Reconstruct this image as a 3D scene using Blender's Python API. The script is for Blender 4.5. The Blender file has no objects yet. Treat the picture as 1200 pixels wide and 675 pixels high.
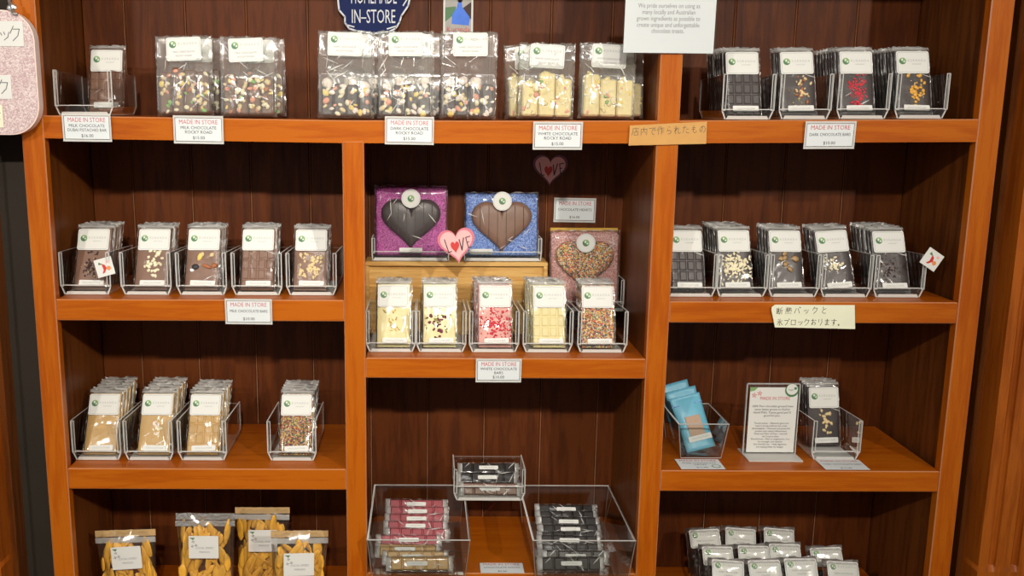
import bpy, math, random
from mathutils import Matrix, Vector
R = math.radians
C = bpy.context.scene.collection
SC = bpy.context.scene
rnd = random.Random(7)

# ------------------------------------------------------------------ camera
FPX, PPX = 1111.0, 496.0
CAM = Vector((0.7608, -1.8158, 0.0165))
PITCH, ROLL = -0.1859, 0.0036
ROT = Matrix.Rotation(math.pi/2+PITCH, 3, 'X') @ Matrix.Rotation(ROLL, 3, 'Z')
cd = bpy.data.cameras.new('camera'); cam = bpy.data.objects.new('camera', cd); C.objects.link(cam)
cam.matrix_world = Matrix.Translation(CAM) @ ROT.to_4x4()
cd.sensor_fit = 'HORIZONTAL'; cd.sensor_width = 36.0; cd.lens = 36.0*FPX/1200
cd.shift_x = (600-PPX)/1200; cd.clip_start = 0.05; cd.clip_end = 50
SC.camera = cam
def ray(u, v):
    return ROT @ Vector(((u-PPX)/FPX, -(v-337.5)/FPX, -1))
def at(u, v, Y):                      # the point at depth Y seen at (u, v)
    d = ray(u, v); return CAM + d*((Y-CAM.y)/d.y)
def ux(u, Y, Z):                      # X of the point at depth Y, height Z seen in column u
    d0 = ROT.inverted() @ (Vector((CAM.x, Y, Z))-CAM)
    return CAM.x + ((u-PPX)/FPX)*(-d0.z) - d0.x

# ------------------------------------------------------------------ materials
def nt(name):
    m = bpy.data.materials.new(name); m.use_nodes = True
    t = m.node_tree; t.nodes.clear()
    o = t.nodes.new('ShaderNodeOutputMaterial')
    return m, t, o
def N(t, typ, **kw):
    n = t.nodes.new(typ)
    for k, v in kw.items(): setattr(n, k, v)
    return n
def srgb(r, g, b):
    f = lambda c: ((c/255)/12.92 if c/255 <= .04045 else (((c/255)+.055)/1.055)**2.4)
    return (f(r), f(g), f(b), 1)
def plain(name, col, rough=.5, spec=.5, bump=0, bscale=300, var=0, vscale=40, metallic=0):
    m, t, o = nt(name); p = N(t, 'ShaderNodeBsdfPrincipled')
    p.inputs['Base Color'].default_value = col; p.inputs['Roughness'].default_value = rough
    p.inputs['Specular IOR Level'].default_value = spec; p.inputs['Metallic'].default_value = metallic
    t.links.new(p.outputs[0], o.inputs[0])
    if var or bump: tc = N(t, 'ShaderNodeTexCoord')
    if var:
        n = N(t, 'ShaderNodeTexNoise'); n.inputs['Scale'].default_value = vscale; n.inputs['Detail'].default_value = 4
        t.links.new(tc.outputs['Object'], n.inputs[0])
        mx = N(t, 'ShaderNodeMix', data_type='RGBA')
        mx.inputs[6].default_value = tuple(c*(1-var) for c in col[:3])+(1,)
        mx.inputs[7].default_value = tuple(min(1, c*(1+var)) for c in col[:3])+(1,)
        t.links.new(n.outputs[0], mx.inputs[0]); t.links.new(mx.outputs[2], p.inputs['Base Color'])
    if bump:
        n2 = N(t, 'ShaderNodeTexNoise'); n2.inputs['Scale'].default_value = bscale
        t.links.new(tc.outputs['Object'], n2.inputs[0])
        b = N(t, 'ShaderNodeBump'); b.inputs['Strength'].default_value = bump; b.inputs['Distance'].default_value = .002
        t.links.new(n2.outputs[0], b.inputs['Height']); t.links.new(b.outputs[0], p.inputs['Normal'])
    return m
def wood(name, axis, c0, c1, c2, rough=.36, coat=.25, stretch=14):
    m, t, o = nt(name); p = N(t, 'ShaderNodeBsdfPrincipled'); t.links.new(p.outputs[0], o.inputs[0])
    tc = N(t, 'ShaderNodeTexCoord'); mp = N(t, 'ShaderNodeMapping')
    s = [stretch]*3; s['XYZ'.index(axis)] = 1.0
    mp.inputs['Scale'].default_value = s
    t.links.new(tc.outputs['Object'], mp.inputs[0])
    n1 = N(t, 'ShaderNodeTexNoise'); n1.inputs['Scale'].default_value = 5; n1.inputs['Detail'].default_value = 6; n1.inputs['Distortion'].default_value = .6
    n2 = N(t, 'ShaderNodeTexNoise'); n2.inputs['Scale'].default_value = 28; n2.inputs['Detail'].default_value = 3
    n3 = N(t, 'ShaderNodeTexNoise'); n3.inputs['Scale'].default_value = 3.5; n3.inputs['Detail'].default_value = 2
    t.links.new(mp.outputs[0], n1.inputs[0]); t.links.new(mp.outputs[0], n2.inputs[0]); t.links.new(tc.outputs['Object'], n3.inputs[0])
    ad = N(t, 'ShaderNodeMath', operation='MULTIPLY_ADD'); ad.inputs[1].default_value = .35
    t.links.new(n2.outputs[0], ad.inputs[0]); t.links.new(n1.outputs[0], ad.inputs[2])
    ad2 = N(t, 'ShaderNodeMath', operation='MULTIPLY_ADD'); ad2.inputs[1].default_value = .5
    t.links.new(n3.outputs[0], ad2.inputs[0]); t.links.new(ad.outputs[0], ad2.inputs[2])
    cr = N(t, 'ShaderNodeValToRGB'); e = cr.color_ramp.elements
    e[0].position = .62; e[0].color = c0; e[1].position = 1.22 if False else 1.0; e[1].color = c2
    x = e.new(.86); x.color = c1
    t.links.new(ad2.outputs[0], cr.inputs[0]); t.links.new(cr.outputs[0], p.inputs['Base Color'])
    p.inputs['Roughness'].default_value = rough; p.inputs['Specular IOR Level'].default_value = .2; p.inputs['Coat Weight'].default_value = coat*.3; p.inputs['Coat Roughness'].default_value = .18
    b = N(t, 'ShaderNodeBump'); b.inputs['Strength'].default_value = .12; b.inputs['Distance'].default_value = .002
    t.links.new(ad.outputs[0], b.inputs['Height']); t.links.new(b.outputs[0], p.inputs['Normal'])
    return m
def film(name, tint, gloss, rough, milk=0.0, nscale=0):
    m, t, o = nt(name)
    tr = N(t, 'ShaderNodeBsdfTransparent'); tr.inputs[0].default_value = tint
    gl = N(t, 'ShaderNodeBsdfGlossy'); gl.inputs['Roughness'].default_value = rough; gl.inputs[0].default_value = (1, 1, 1, 1)
    lw = N(t, 'ShaderNodeLayerWeight'); lw.inputs[0].default_value = .25
    mm = N(t, 'ShaderNodeMath', operation='MULTIPLY_ADD'); mm.inputs[1].default_value = .55; mm.inputs[2].default_value = gloss; mm.use_clamp = True
    t.links.new(lw.outputs['Fresnel'], mm.inputs[0])
    mx = N(t, 'ShaderNodeMixShader'); t.links.new(mm.outputs[0], mx.inputs[0]); t.links.new(tr.outputs[0], mx.inputs[1]); t.links.new(gl.outputs[0], mx.inputs[2])
    if nscale:
        tc = N(t, 'ShaderNodeTexCoord'); n = N(t, 'ShaderNodeTexNoise'); n.inputs['Scale'].default_value = nscale; n.inputs['Detail'].default_value = 2
        n.inputs['Distortion'].default_value = 1.2
        oi = N(t, 'ShaderNodeObjectInfo'); va = N(t, 'ShaderNodeVectorMath', operation='ADD')
        t.links.new(tc.outputs['Object'], va.inputs[0]); t.links.new(oi.outputs['Random'], va.inputs[1])
        t.links.new(va.outputs[0], n.inputs[0])
        b = N(t, 'ShaderNodeBump'); b.inputs['Strength'].default_value = .5; b.inputs['Distance'].default_value = .006
        t.links.new(n.outputs[0], b.inputs['Height']); t.links.new(b.outputs[0], gl.inputs['Normal'])
    last = mx
    if milk:
        df = N(t, 'ShaderNodeBsdfDiffuse'); df.inputs[0].default_value = (.85, .84, .8, 1)
        m2 = N(t, 'ShaderNodeMixShader'); m2.inputs[0].default_value = milk
        t.links.new(mx.outputs[0], m2.inputs[1]); t.links.new(df.outputs[0], m2.inputs[2]); last = m2
    t.links.new(last.outputs[0], o.inputs[0])
    return m
def speckle(name, cols, scale, rough=.5, bump=.6, base=None, spark=False):
    m, t, o = nt(name); p = N(t, 'ShaderNodeBsdfPrincipled'); t.links.new(p.outputs[0], o.inputs[0])
    tc = N(t, 'ShaderNodeTexCoord'); v = N(t, 'ShaderNodeTexVoronoi'); v.inputs['Scale'].default_value = scale
    t.links.new(tc.outputs['Object'], v.inputs[0])
    sp = N(t, 'ShaderNodeSeparateColor'); t.links.new(v.outputs['Color'], sp.inputs[0])
    cr = N(t, 'ShaderNodeValToRGB'); cr.color_ramp.interpolation = 'CONSTANT'; e = cr.color_ramp.elements
    e[0].color = cols[0]; e[0].position = 0; e[1].position = 1/len(cols); e[1].color = cols[1]
    for i in range(2, len(cols)):
        x = e.new(i/len(cols)); x.color = cols[i]
    t.links.new(sp.outputs[0], cr.inputs[0]); t.links.new(cr.outputs[0], p.inputs['Base Color'])
    p.inputs['Roughness'].default_value = rough
    if bump:
        b = N(t, 'ShaderNodeBump'); b.inputs['Strength'].default_value = bump; b.inputs['Distance'].default_value = .002; b.invert = True
        t.links.new(v.outputs['Distance'], b.inputs['Height']); t.links.new(b.outputs[0], p.inputs['Normal'])
    if spark:
        rr = N(t, 'ShaderNodeMapRange'); rr.inputs[3].default_value = .15; rr.inputs[4].default_value = .6
        t.links.new(sp.outputs[1], rr.inputs[0]); t.links.new(rr.outputs[0], p.inputs['Roughness'])
    return m
OR0, OR1, OR2 = (.34, .064, .002, 1), (.41, .088, .0025, 1), (.46, .112, .004, 1)
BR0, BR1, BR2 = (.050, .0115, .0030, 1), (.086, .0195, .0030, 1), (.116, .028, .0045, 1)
M = {
 'stile': wood('orange_stained_wood_upright', 'Z', OR0, OR1, OR2),
 'shelf': wood('orange_stained_wood_along', 'X', OR0, OR1, OR2),
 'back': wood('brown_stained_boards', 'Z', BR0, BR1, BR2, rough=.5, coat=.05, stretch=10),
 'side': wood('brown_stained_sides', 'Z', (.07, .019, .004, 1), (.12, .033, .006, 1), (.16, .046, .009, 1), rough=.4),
 'pil': wood('pilaster_wood', 'Z', (.24, .052, .004, 1), (.32, .074, .006, 1), (.40, .10, .009, 1)),
 'edge_glint': plain('painted_edge_highlight', (.50, .19, .075, 1), .28),  # bevel faces coloured lighter, a painted highlight along the edges
 'joint_glint': plain('painted_joint_highlight', (.26, .115, .055, 1), .4),  # pale joint strips, the groove highlight put into their colour
 'bamboo': wood('bamboo', 'X', srgb(176, 128, 66), srgb(198, 150, 84), srgb(214, 172, 104), rough=.5, coat=0, stretch=18),
 'darkwall': plain('dark_recess_paint', (.030, .022, .014, 1), .8, var=.3, vscale=8),
 'floor': wood('floor_boards', 'X', (.10, .06, .035, 1), (.16, .10, .06, 1), (.2, .13, .08, 1)),
 'acrylic': film('clear_acrylic', (.965, .975, .97, 1), .03, .04),
 'acryl_base': film('clear_acrylic_base', (.95, .95, .93, 1), .05, .15, milk=.58),
 'edge': film('acrylic_edge', (.9, .92, .92, 1), .30, .22, milk=.62),
 'film': film('cellophane', (.975, .975, .965, 1), .035, .12, milk=.008, nscale=14),
 'crimp': film('crumpled_cellophane_edge', (.95, .95, .95, 1), .20, .18, milk=.30, nscale=120),
 'pouchfilm': film('pouch_film', (.98, .98, .965, 1), .05, .12, milk=.02, nscale=9),
 'crease_streak': film('crease_highlight', (.95, .95, .95, 1), .25, .2, milk=.50),  # fold lines on the film, streak highlights put into their whitish colour
 'bagfilm': film('bag_cellophane', (.97, .975, .96, 1), .09, .13, milk=.085, nscale=9),
 'lamfilm': film('laminate_film', (.98, .98, .98, 1), .03, .08, nscale=9),
 'silver': plain('silver_seal', (.75, .74, .72, 1), .25, metallic=.8, bump=1, bscale=160),
 'paper': plain('white_paper', (.73, .73, .69, 1), .55),
 'paperw': plain('white_card', (.72, .76, .77, 1), .5),
 'kraft': plain('kraft_paper', srgb(204, 154, 88), .8, var=.12, vscale=30),
 'note': plain('note_paper', srgb(232, 232, 205), .7, var=.05, vscale=30),
 'ink': plain('black_ink', (.03, .03, .035, 1), .6),
 'grey': plain('grey_ink', (.25, .26, .26, 1), .6),
 'pencil': plain('pencil', (.16, .12, .07, 1), .6),
 'lgrey': plain('pale_grey_ink', (.40, .42, .40, 1), .6),
 'red': plain('red_ink', srgb(196, 84, 84), .6),
 'sred': plain('strong_red', srgb(200, 45, 40), .5),
 'green': plain('leaf_green', srgb(126, 168, 104), .5),
 'dgreen': plain('dark_green', srgb(76, 122, 78), .5),
 'milk': plain('milk_chocolate', srgb(130, 94, 76), .42, var=.12, vscale=60, bump=.1),
 'dstick': plain('very_dark_chocolate', srgb(28, 21, 19), .36, var=.15, vscale=60),
 'dark': plain('dark_chocolate', srgb(62, 51, 51), .36, var=.15, vscale=60, bump=.1),
 'white': plain('white_chocolate', srgb(234, 218, 158), .45, var=.03, vscale=60, bump=.1),
 'caramel': plain('caramel_chocolate', srgb(200, 160, 98), .45, var=.06, vscale=90, bump=.25),
 'pinkbar': plain('pink_chocolate', srgb(226, 160, 150), .5, var=.18, vscale=110, bump=.3),
 'ruby': plain('ruby_chocolate', srgb(168, 74, 84), .42, var=.08, vscale=60),
 'nut': plain('nut', srgb(224, 200, 150), .55, var=.12, vscale=120),
 'pale': plain('pale_nut', srgb(240, 230, 196), .6, var=.08, vscale=120),
 'almond': plain('almond', srgb(170, 104, 64), .6, var=.15, vscale=200),
 'honey': plain('honeycomb', srgb(226, 170, 72), .4, var=.15, vscale=200),
 'ginger': plain('crystal_ginger', srgb(168, 136, 92), .35, var=.2, vscale=200),
 'wshave': plain('toasted_nut_shaving', srgb(216, 186, 118), .5, var=.2, vscale=200),
 'rasp': plain('raspberry_crumb', srgb(208, 50, 66), .6, var=.25, vscale=300),
 'nib': plain('cocoa_nib', srgb(58, 34, 28), .6, var=.3, vscale=200),
 'petal': plain('rose_petal', srgb(110, 44, 62), .6, var=.3, vscale=200),
 'pist': plain('pistachio', srgb(150, 150, 74), .6, var=.2, vscale=200),
 'mallow': plain('marshmallow', srgb(242, 226, 214), .75, var=.04, vscale=90),
 'pmallow': plain('pink_marshmallow', srgb(232, 158, 132), .75),
 'ymallow': plain('yellow_sweet', srgb(236, 208, 110), .6),
 'gsweet': plain('green_sweet', srgb(128, 178, 90), .6),
 'rocky': plain('rocky_road_milk', srgb(104, 70, 48), .5, var=.25, vscale=70, bump=.6, bscale=120),
 'rockyd': plain('rocky_road_dark', srgb(46, 32, 28), .45, var=.3, vscale=70, bump=.6, bscale=120),
 'rockyw': plain('rocky_road_white', srgb(236, 216, 150), .5, var=.14, vscale=60, bump=.6, bscale=120),
 'sprink': speckle('rainbow_sprinkles', [srgb(232, 222, 190), srgb(214, 120, 60), srgb(226, 186, 96), srgb(90, 80, 76), srgb(196, 96, 92), srgb(120, 146, 92), srgb(236, 206, 170), srgb(70, 82, 110), srgb(234, 150, 90)], 420, bump=.9),
 'sprinkd': speckle('rainbow_sprinkles_on_milk', [srgb(196, 172, 110), srgb(170, 84, 50), srgb(206, 168, 80), srgb(76, 60, 50), srgb(160, 84, 84), srgb(98, 120, 70), srgb(214, 190, 150), srgb(62, 70, 90), srgb(200, 120, 70)], 400, bump=.9),
 'magenta': speckle('magenta_glitter', [srgb(150, 38, 124), srgb(176, 54, 148), srgb(132, 30, 108), srgb(190, 80, 164)], 500, bump=.3, spark=True),
 'bluegl': speckle('blue_glitter', [srgb(74, 112, 190), srgb(96, 134, 208), srgb(60, 94, 170), srgb(136, 166, 224)], 500, bump=.3, spark=True),
 'rosegl': speckle('rose_glitter', [srgb(176, 120, 116), srgb(196, 146, 140), srgb(158, 100, 98), srgb(206, 166, 160)], 500, bump=.3, spark=True),
 'pinkgl': speckle('pale_pink_glitter', [srgb(202, 176, 176), srgb(212, 190, 188), srgb(190, 160, 162), srgb(222, 206, 202)], 420, bump=.3, spark=True),
 'pinkrim': plain('pink_edge', srgb(236, 212, 202), .5),
 'gold': plain('gold_glitter', srgb(196, 152, 44), .4, bump=.5, bscale=900, var=.3, vscale=700),
 'navy': plain('navy_board', srgb(14, 32, 84), .6, spec=.2, var=.12, vscale=60),
 'cream': plain('cream_line', srgb(214, 216, 222), .55),
 'lovepink': plain('love_pink', srgb(240, 176, 176), .5),
 'loverim': plain('love_rim', srgb(206, 110, 128), .5),
 'lovedk': plain('plum_rim', srgb(120, 62, 80), .5),
 'sky': plain('bright_blue', srgb(40, 110, 226), .4, var=.35, vscale=60),
 'kgrey': plain('card_grey', srgb(170, 166, 160), .5, var=.2, vscale=60),
 'orangep': plain('sticker_orange', srgb(226, 140, 74), .5),
 'blpouch': plain('blue_pouch', srgb(108, 180, 206), .38, var=.08, vscale=20, bump=.15, bscale=60),
 'bwindow': plain('pouch_window_choc', srgb(166, 132, 104), .35, var=.15, vscale=100),
 'mango': plain('dried_mango', srgb(242, 176, 58), .42, var=.22, vscale=45, bump=.7, bscale=90),
 'kfoil': plain('kraft_pouch', srgb(196, 160, 108), .5, var=.15, vscale=40, bump=.3, bscale=60),
 'lolly': plain('dark_sweets', srgb(60, 44, 38), .4, var=.4, vscale=80),
 'hole': plain('black_hole', (.01, .01, .01, 1), .8),
}

# ------------------------------------------------------------------ mesh building
class MB:
    def __init__(s): s.v = []; s.f = []; s.m = []; s.mats = []; s.sm = []
    def mi(s, k):
        if k not in s.mats: s.mats.append(k)
        return s.mats.index(k)
    def add(s, vs, fs, k, T=None, smooth=False):
        b = len(s.v); i = s.mi(k)
        s.v += [tuple(T @ Vector(p)) for p in vs] if T is not None else [tuple(p) for p in vs]
        for f in fs: s.f.append([b+j for j in f]); s.m.append(i); s.sm.append(smooth)
        return s
    def box(s, x0, x1, y0, y1, z0, z1, k, T=None, bev=0, kb=None):
        if bev <= 0:
            vs = [(x, y, z) for x in (x0, x1) for y in (y0, y1) for z in (z0, z1)]
            return s.add(vs, [(0,1,3,2),(4,6,7,5),(0,4,5,1),(2,3,7,6),(0,2,6,4),(1,5,7,3)], k, T)
        b = bev; vs = []; X = (x0, x1); Y = (y0, y1); Z = (z0, z1); idx = {}
        for ix in (0,1):
            for iy in (0,1):
                for iz in (0,1):
                    sx, sy, sz = 1-2*ix, 1-2*iy, 1-2*iz
                    for a, p in (('x',(X[ix], Y[iy]+sy*b, Z[iz]+sz*b)), ('y',(X[ix]+sx*b, Y[iy], Z[iz]+sz*b)), ('z',(X[ix]+sx*b, Y[iy]+sy*b, Z[iz]))):
                        idx[(ix,iy,iz,a)] = len(vs); vs.append(p)
        fs = []
        for a, o1, o2 in (('x','y','z'),('y','x','z'),('z','x','y')):
            for s0 in (0,1):
                q = []
                for p1, p2 in ((0,0),(0,1),(1,1),(1,0)):
                    d = {a:s0, o1:p1, o2:p2}; q.append(idx[(d['x'],d['y'],d['z'],a)])
                fs.append(q)
        def e(ax, i, j):
            o = [c for c in 'xyz' if c != ax]
            q = []
            for t, nm in ((0,o[0]),(0,o[1]),(1,o[1]),(1,o[0])):
                d = {ax:t, o[0]:i, o[1]:j}; q.append(idx[(d['x'],d['y'],d['z'],nm)])
            fs.append(q)
        for ax in 'xyz':
            for i in (0,1):
                for j in (0,1): e(ax, i, j)
        for ix in (0,1):
            for iy in (0,1):
                for iz in (0,1): fs.append([idx[(ix,iy,iz,a)] for a in 'xyz'])
        if kb: s.add(vs, fs[:6], k, T); return s.add(vs, fs[6:], kb, T)
        return s.add(vs, fs, k, T)
    def prism(s, pts, y0, y1, k, kside=None, T=None, kback=None):   # polygon in XZ, extruded in Y; front at y0
        n = len(pts)
        s.add([(p[0], y0, p[1]) for p in pts], [tuple(range(n))], k, T)
        s.add([(p[0], y1, p[1]) for p in pts], [tuple(reversed(range(n)))], kback or k, T)
        s.add([(p[0], y0, p[1]) for p in pts]+[(p[0], y1, p[1]) for p in pts], [(i, i+n, (i+1) % n+n, (i+1) % n) for i in range(n)], kside or k, T)
        return s
    def flat(s, pts, y, k, T=None):
        return s.add([(p[0], y, p[1]) for p in pts], [tuple(range(len(pts)))], k, T)
    def line(s, pts, w, y, k, T=None):            # a ribbon in XZ
        for a, b in zip(pts[:-1], pts[1:]):
            dx, dz = b[0]-a[0], b[1]-a[1]; l = math.hypot(dx, dz) or 1e-9
            nx, nz = -dz/l*w/2, dx/l*w/2; ex, ez = dx/l*w*.3, dz/l*w*.3
            s.add([(a[0]-ex+nx, y, a[1]-ez+nz), (b[0]+ex+nx, y, b[1]+ez+nz), (b[0]+ex-nx, y, b[1]+ez-nz), (a[0]-ex-nx, y, a[1]-ez-nz)], [(0,1,2,3)], k, T)
        return s
    def tube(s, a, b, r, k, n=6, T=None):
        a, b = Vector(a), Vector(b); d = (b-a).normalized()
        u = d.orthogonal().normalized(); w = d.cross(u); vs = []
        for p in (a, b):
            for i in range(n):
                t = 2*math.pi*i/n; vs.append(p+u*r*math.cos(t)+w*r*math.sin(t))
        fs = [(i, (i+1) % n, (i+1) % n+n, i+n) for i in range(n)]+[tuple(range(n)), tuple(range(n, 2*n))]
        return s.add(vs, fs, k, T, True)
    def lump(s, c, r, k, seed=0, sub=1, T=None, jag=.22, rot=None):     # an irregular ellipsoid nugget
        rr = random.Random(seed); vs = []; nu, nv = (6, 4) if sub == 1 else (9, 6)
        rm = rot or Matrix.Rotation(rr.uniform(0, 6.28), 3, 'Y')
        for j in range(nv+1):
            ph = math.pi*j/nv
            for i in range(nu):
                t = 2*math.pi*i/nu; q = 1+rr.uniform(-jag, jag)
                if j in (0, nv): q = 1
                p = Vector((r[0]*q*math.sin(ph)*math.cos(t), r[1]*q*math.sin(ph)*math.sin(t), r[2]*q*math.cos(ph)))
                vs.append(Vector(c)+rm @ p)
        fs = [(j*nu+i, j*nu+(i+1) % nu, (j+1)*nu+(i+1) % nu, (j+1)*nu+i) for j in range(nv) for i in range(nu)]
        return s.add(vs, fs, k, T, True)
    def text(s, txt, size, cx, z, y, k, sx=1.0, T=None, align='CENTER', maxw=None):
        vs, fs, w = glyphs(txt, align)
        sc = size
        if maxw and w*sc*sx > maxw: sx = maxw/(w*sc)
        return s.add([(cx+p[0]*sc*sx, y, z+p[1]*sc) for p in vs], fs, k, T)
    def mesh(s, name):
        me = bpy.data.meshes.new(name); me.from_pydata(s.v, [], s.f)
        for k in s.mats: me.materials.append(M[k])
        me.polygons.foreach_set('material_index', s.m); me.polygons.foreach_set('use_smooth', s.sm); me.update()
        return me
    def build(s, name, parent=None, **kw): return put(name, s.mesh(name), parent, **kw)
_g = {}
def glyphs(txt, align):
    key = (txt, align)
    if key not in _g:
        cu = bpy.data.curves.new('lettering', 'FONT'); cu.body = txt; cu.size = 1; cu.align_x = align; cu.align_y = 'CENTER'; cu.resolution_u = 2
        ob = bpy.data.objects.new('lettering', cu); C.objects.link(ob)
        bpy.context.view_layer.update()
        me = bpy.data.meshes.new_from_object(ob.evaluated_get(bpy.context.evaluated_depsgraph_get()))
        vs = [tuple(v.co) for v in me.vertices]; fs = [tuple(p.vertices) for p in me.polygons]
        w = (max(v[0] for v in vs)-min(v[0] for v in vs)) if vs else 0
        bpy.data.objects.remove(ob); bpy.data.curves.remove(cu); bpy.data.meshes.remove(me)
        _g[key] = (vs, fs, w)
    return _g[key]
def put(name, me, parent=None, loc=None, rot=None, label=None):
    o = bpy.data.objects.new(name, me); C.objects.link(o)
    if parent is not None: o.parent = parent
    if loc is not None: o.location = loc
    if rot is not None: o.rotation_euler = rot
    if label: o['label'] = label
    return o
def thing(name, label, cat, loc=(0,0,0), rot=(0,0,0), group=None):
    o = bpy.data.objects.new(name, None); o.empty_display_size = .02; C.objects.link(o)
    o.location = loc; o.rotation_euler = rot; o['label'] = label; o['category'] = cat
    if group: o['group'] = group
    return o
def struct(o): o['kind'] = 'structure'; return o
def rrect(w, h, r, n=4, cx=0, cz=0):
    p = []
    for sx, sz, a0 in ((1,1,0),(-1,1,90),(-1,-1,180),(1,-1,270)):
        for i in range(n+1):
            a = R(a0+90*i/n); p.append((cx+sx*(w/2-r)+r*math.cos(a), cz+sz*(h/2-r)+r*math.sin(a)))
    return p
def circ(r, cx=0, cz=0, n=20): return [(cx+r*math.cos(2*math.pi*i/n), cz+r*math.sin(2*math.pi*i/n)) for i in range(n)]
def heart(w, h, cx=0, cz=0, n=40):
    p = []
    for i in range(n):
        t = 2*math.pi*i/n
        x = 16*math.sin(t)**3; z = 13*math.cos(t)-5*math.cos(2*t)-2*math.cos(3*t)-math.cos(4*t)
        p.append((cx-x/32*w, cz+(z+2.5)/29*h))
    return p
def ring(mb, pts, w, y, k, T=None): mb.line(pts+[pts[0]], w, y, k, T)
def logo(mb, r, cx, cz, y):
    mb.flat(circ(r, cx, cz, 16), y, 'green')
    mb.flat([(cx+r*.95*math.cos(R(a)), cz+r*.95*math.sin(R(a))) for a in range(150, 331, 20)]+[(cx+r*.3, cz+.0*r), (cx-.2*r, cz+.25*r)], y-.0001, 'dgreen')
    mb.flat([(cx-.1*r, cz+.8*r), (cx-.45*r, cz+.3*r), (cx-.2*r, cz-.15*r), (cx+.15*r, cz+.3*r)], y-.0002, 'paper')
    mb.flat([(cx+.1*r, cz-.1*r), (cx+.55*r, cz+.1*r), (cx+.7*r, cz-.25*r), (cx+.3*r, cz-.5*r)], y-.0002, 'paper')
def sticker_mesh(w, h, lines, paper='paper', logo_r=None, th=.0006):
    mb = MB(); mb.prism(rrect(w, h, .004), -th, 0, paper)
    y = -th-.0002
    ring(mb, rrect(w-.005, h-.005, .003), .0006, y, 'lgrey')
    r = logo_r or h*.155
    z0 = h*.06 if not lines else h*.20
    logo(mb, r, -w*.31, z0, y)
    mb.text('K U R A N D A', h*.15, w*.12, z0+.001, y, 'lgrey', maxw=w*.55)
    for i, l in enumerate(lines): mb.text(l, h*.11, 0, -h*.12-i*h*.17, y, 'grey', maxw=w*.8)
    if not lines: mb.text('RAINFOREST', h*.07, w*.12, z0-h*.14, y, 'lgrey', maxw=w*.4)
    return mb.mesh('label')
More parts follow.
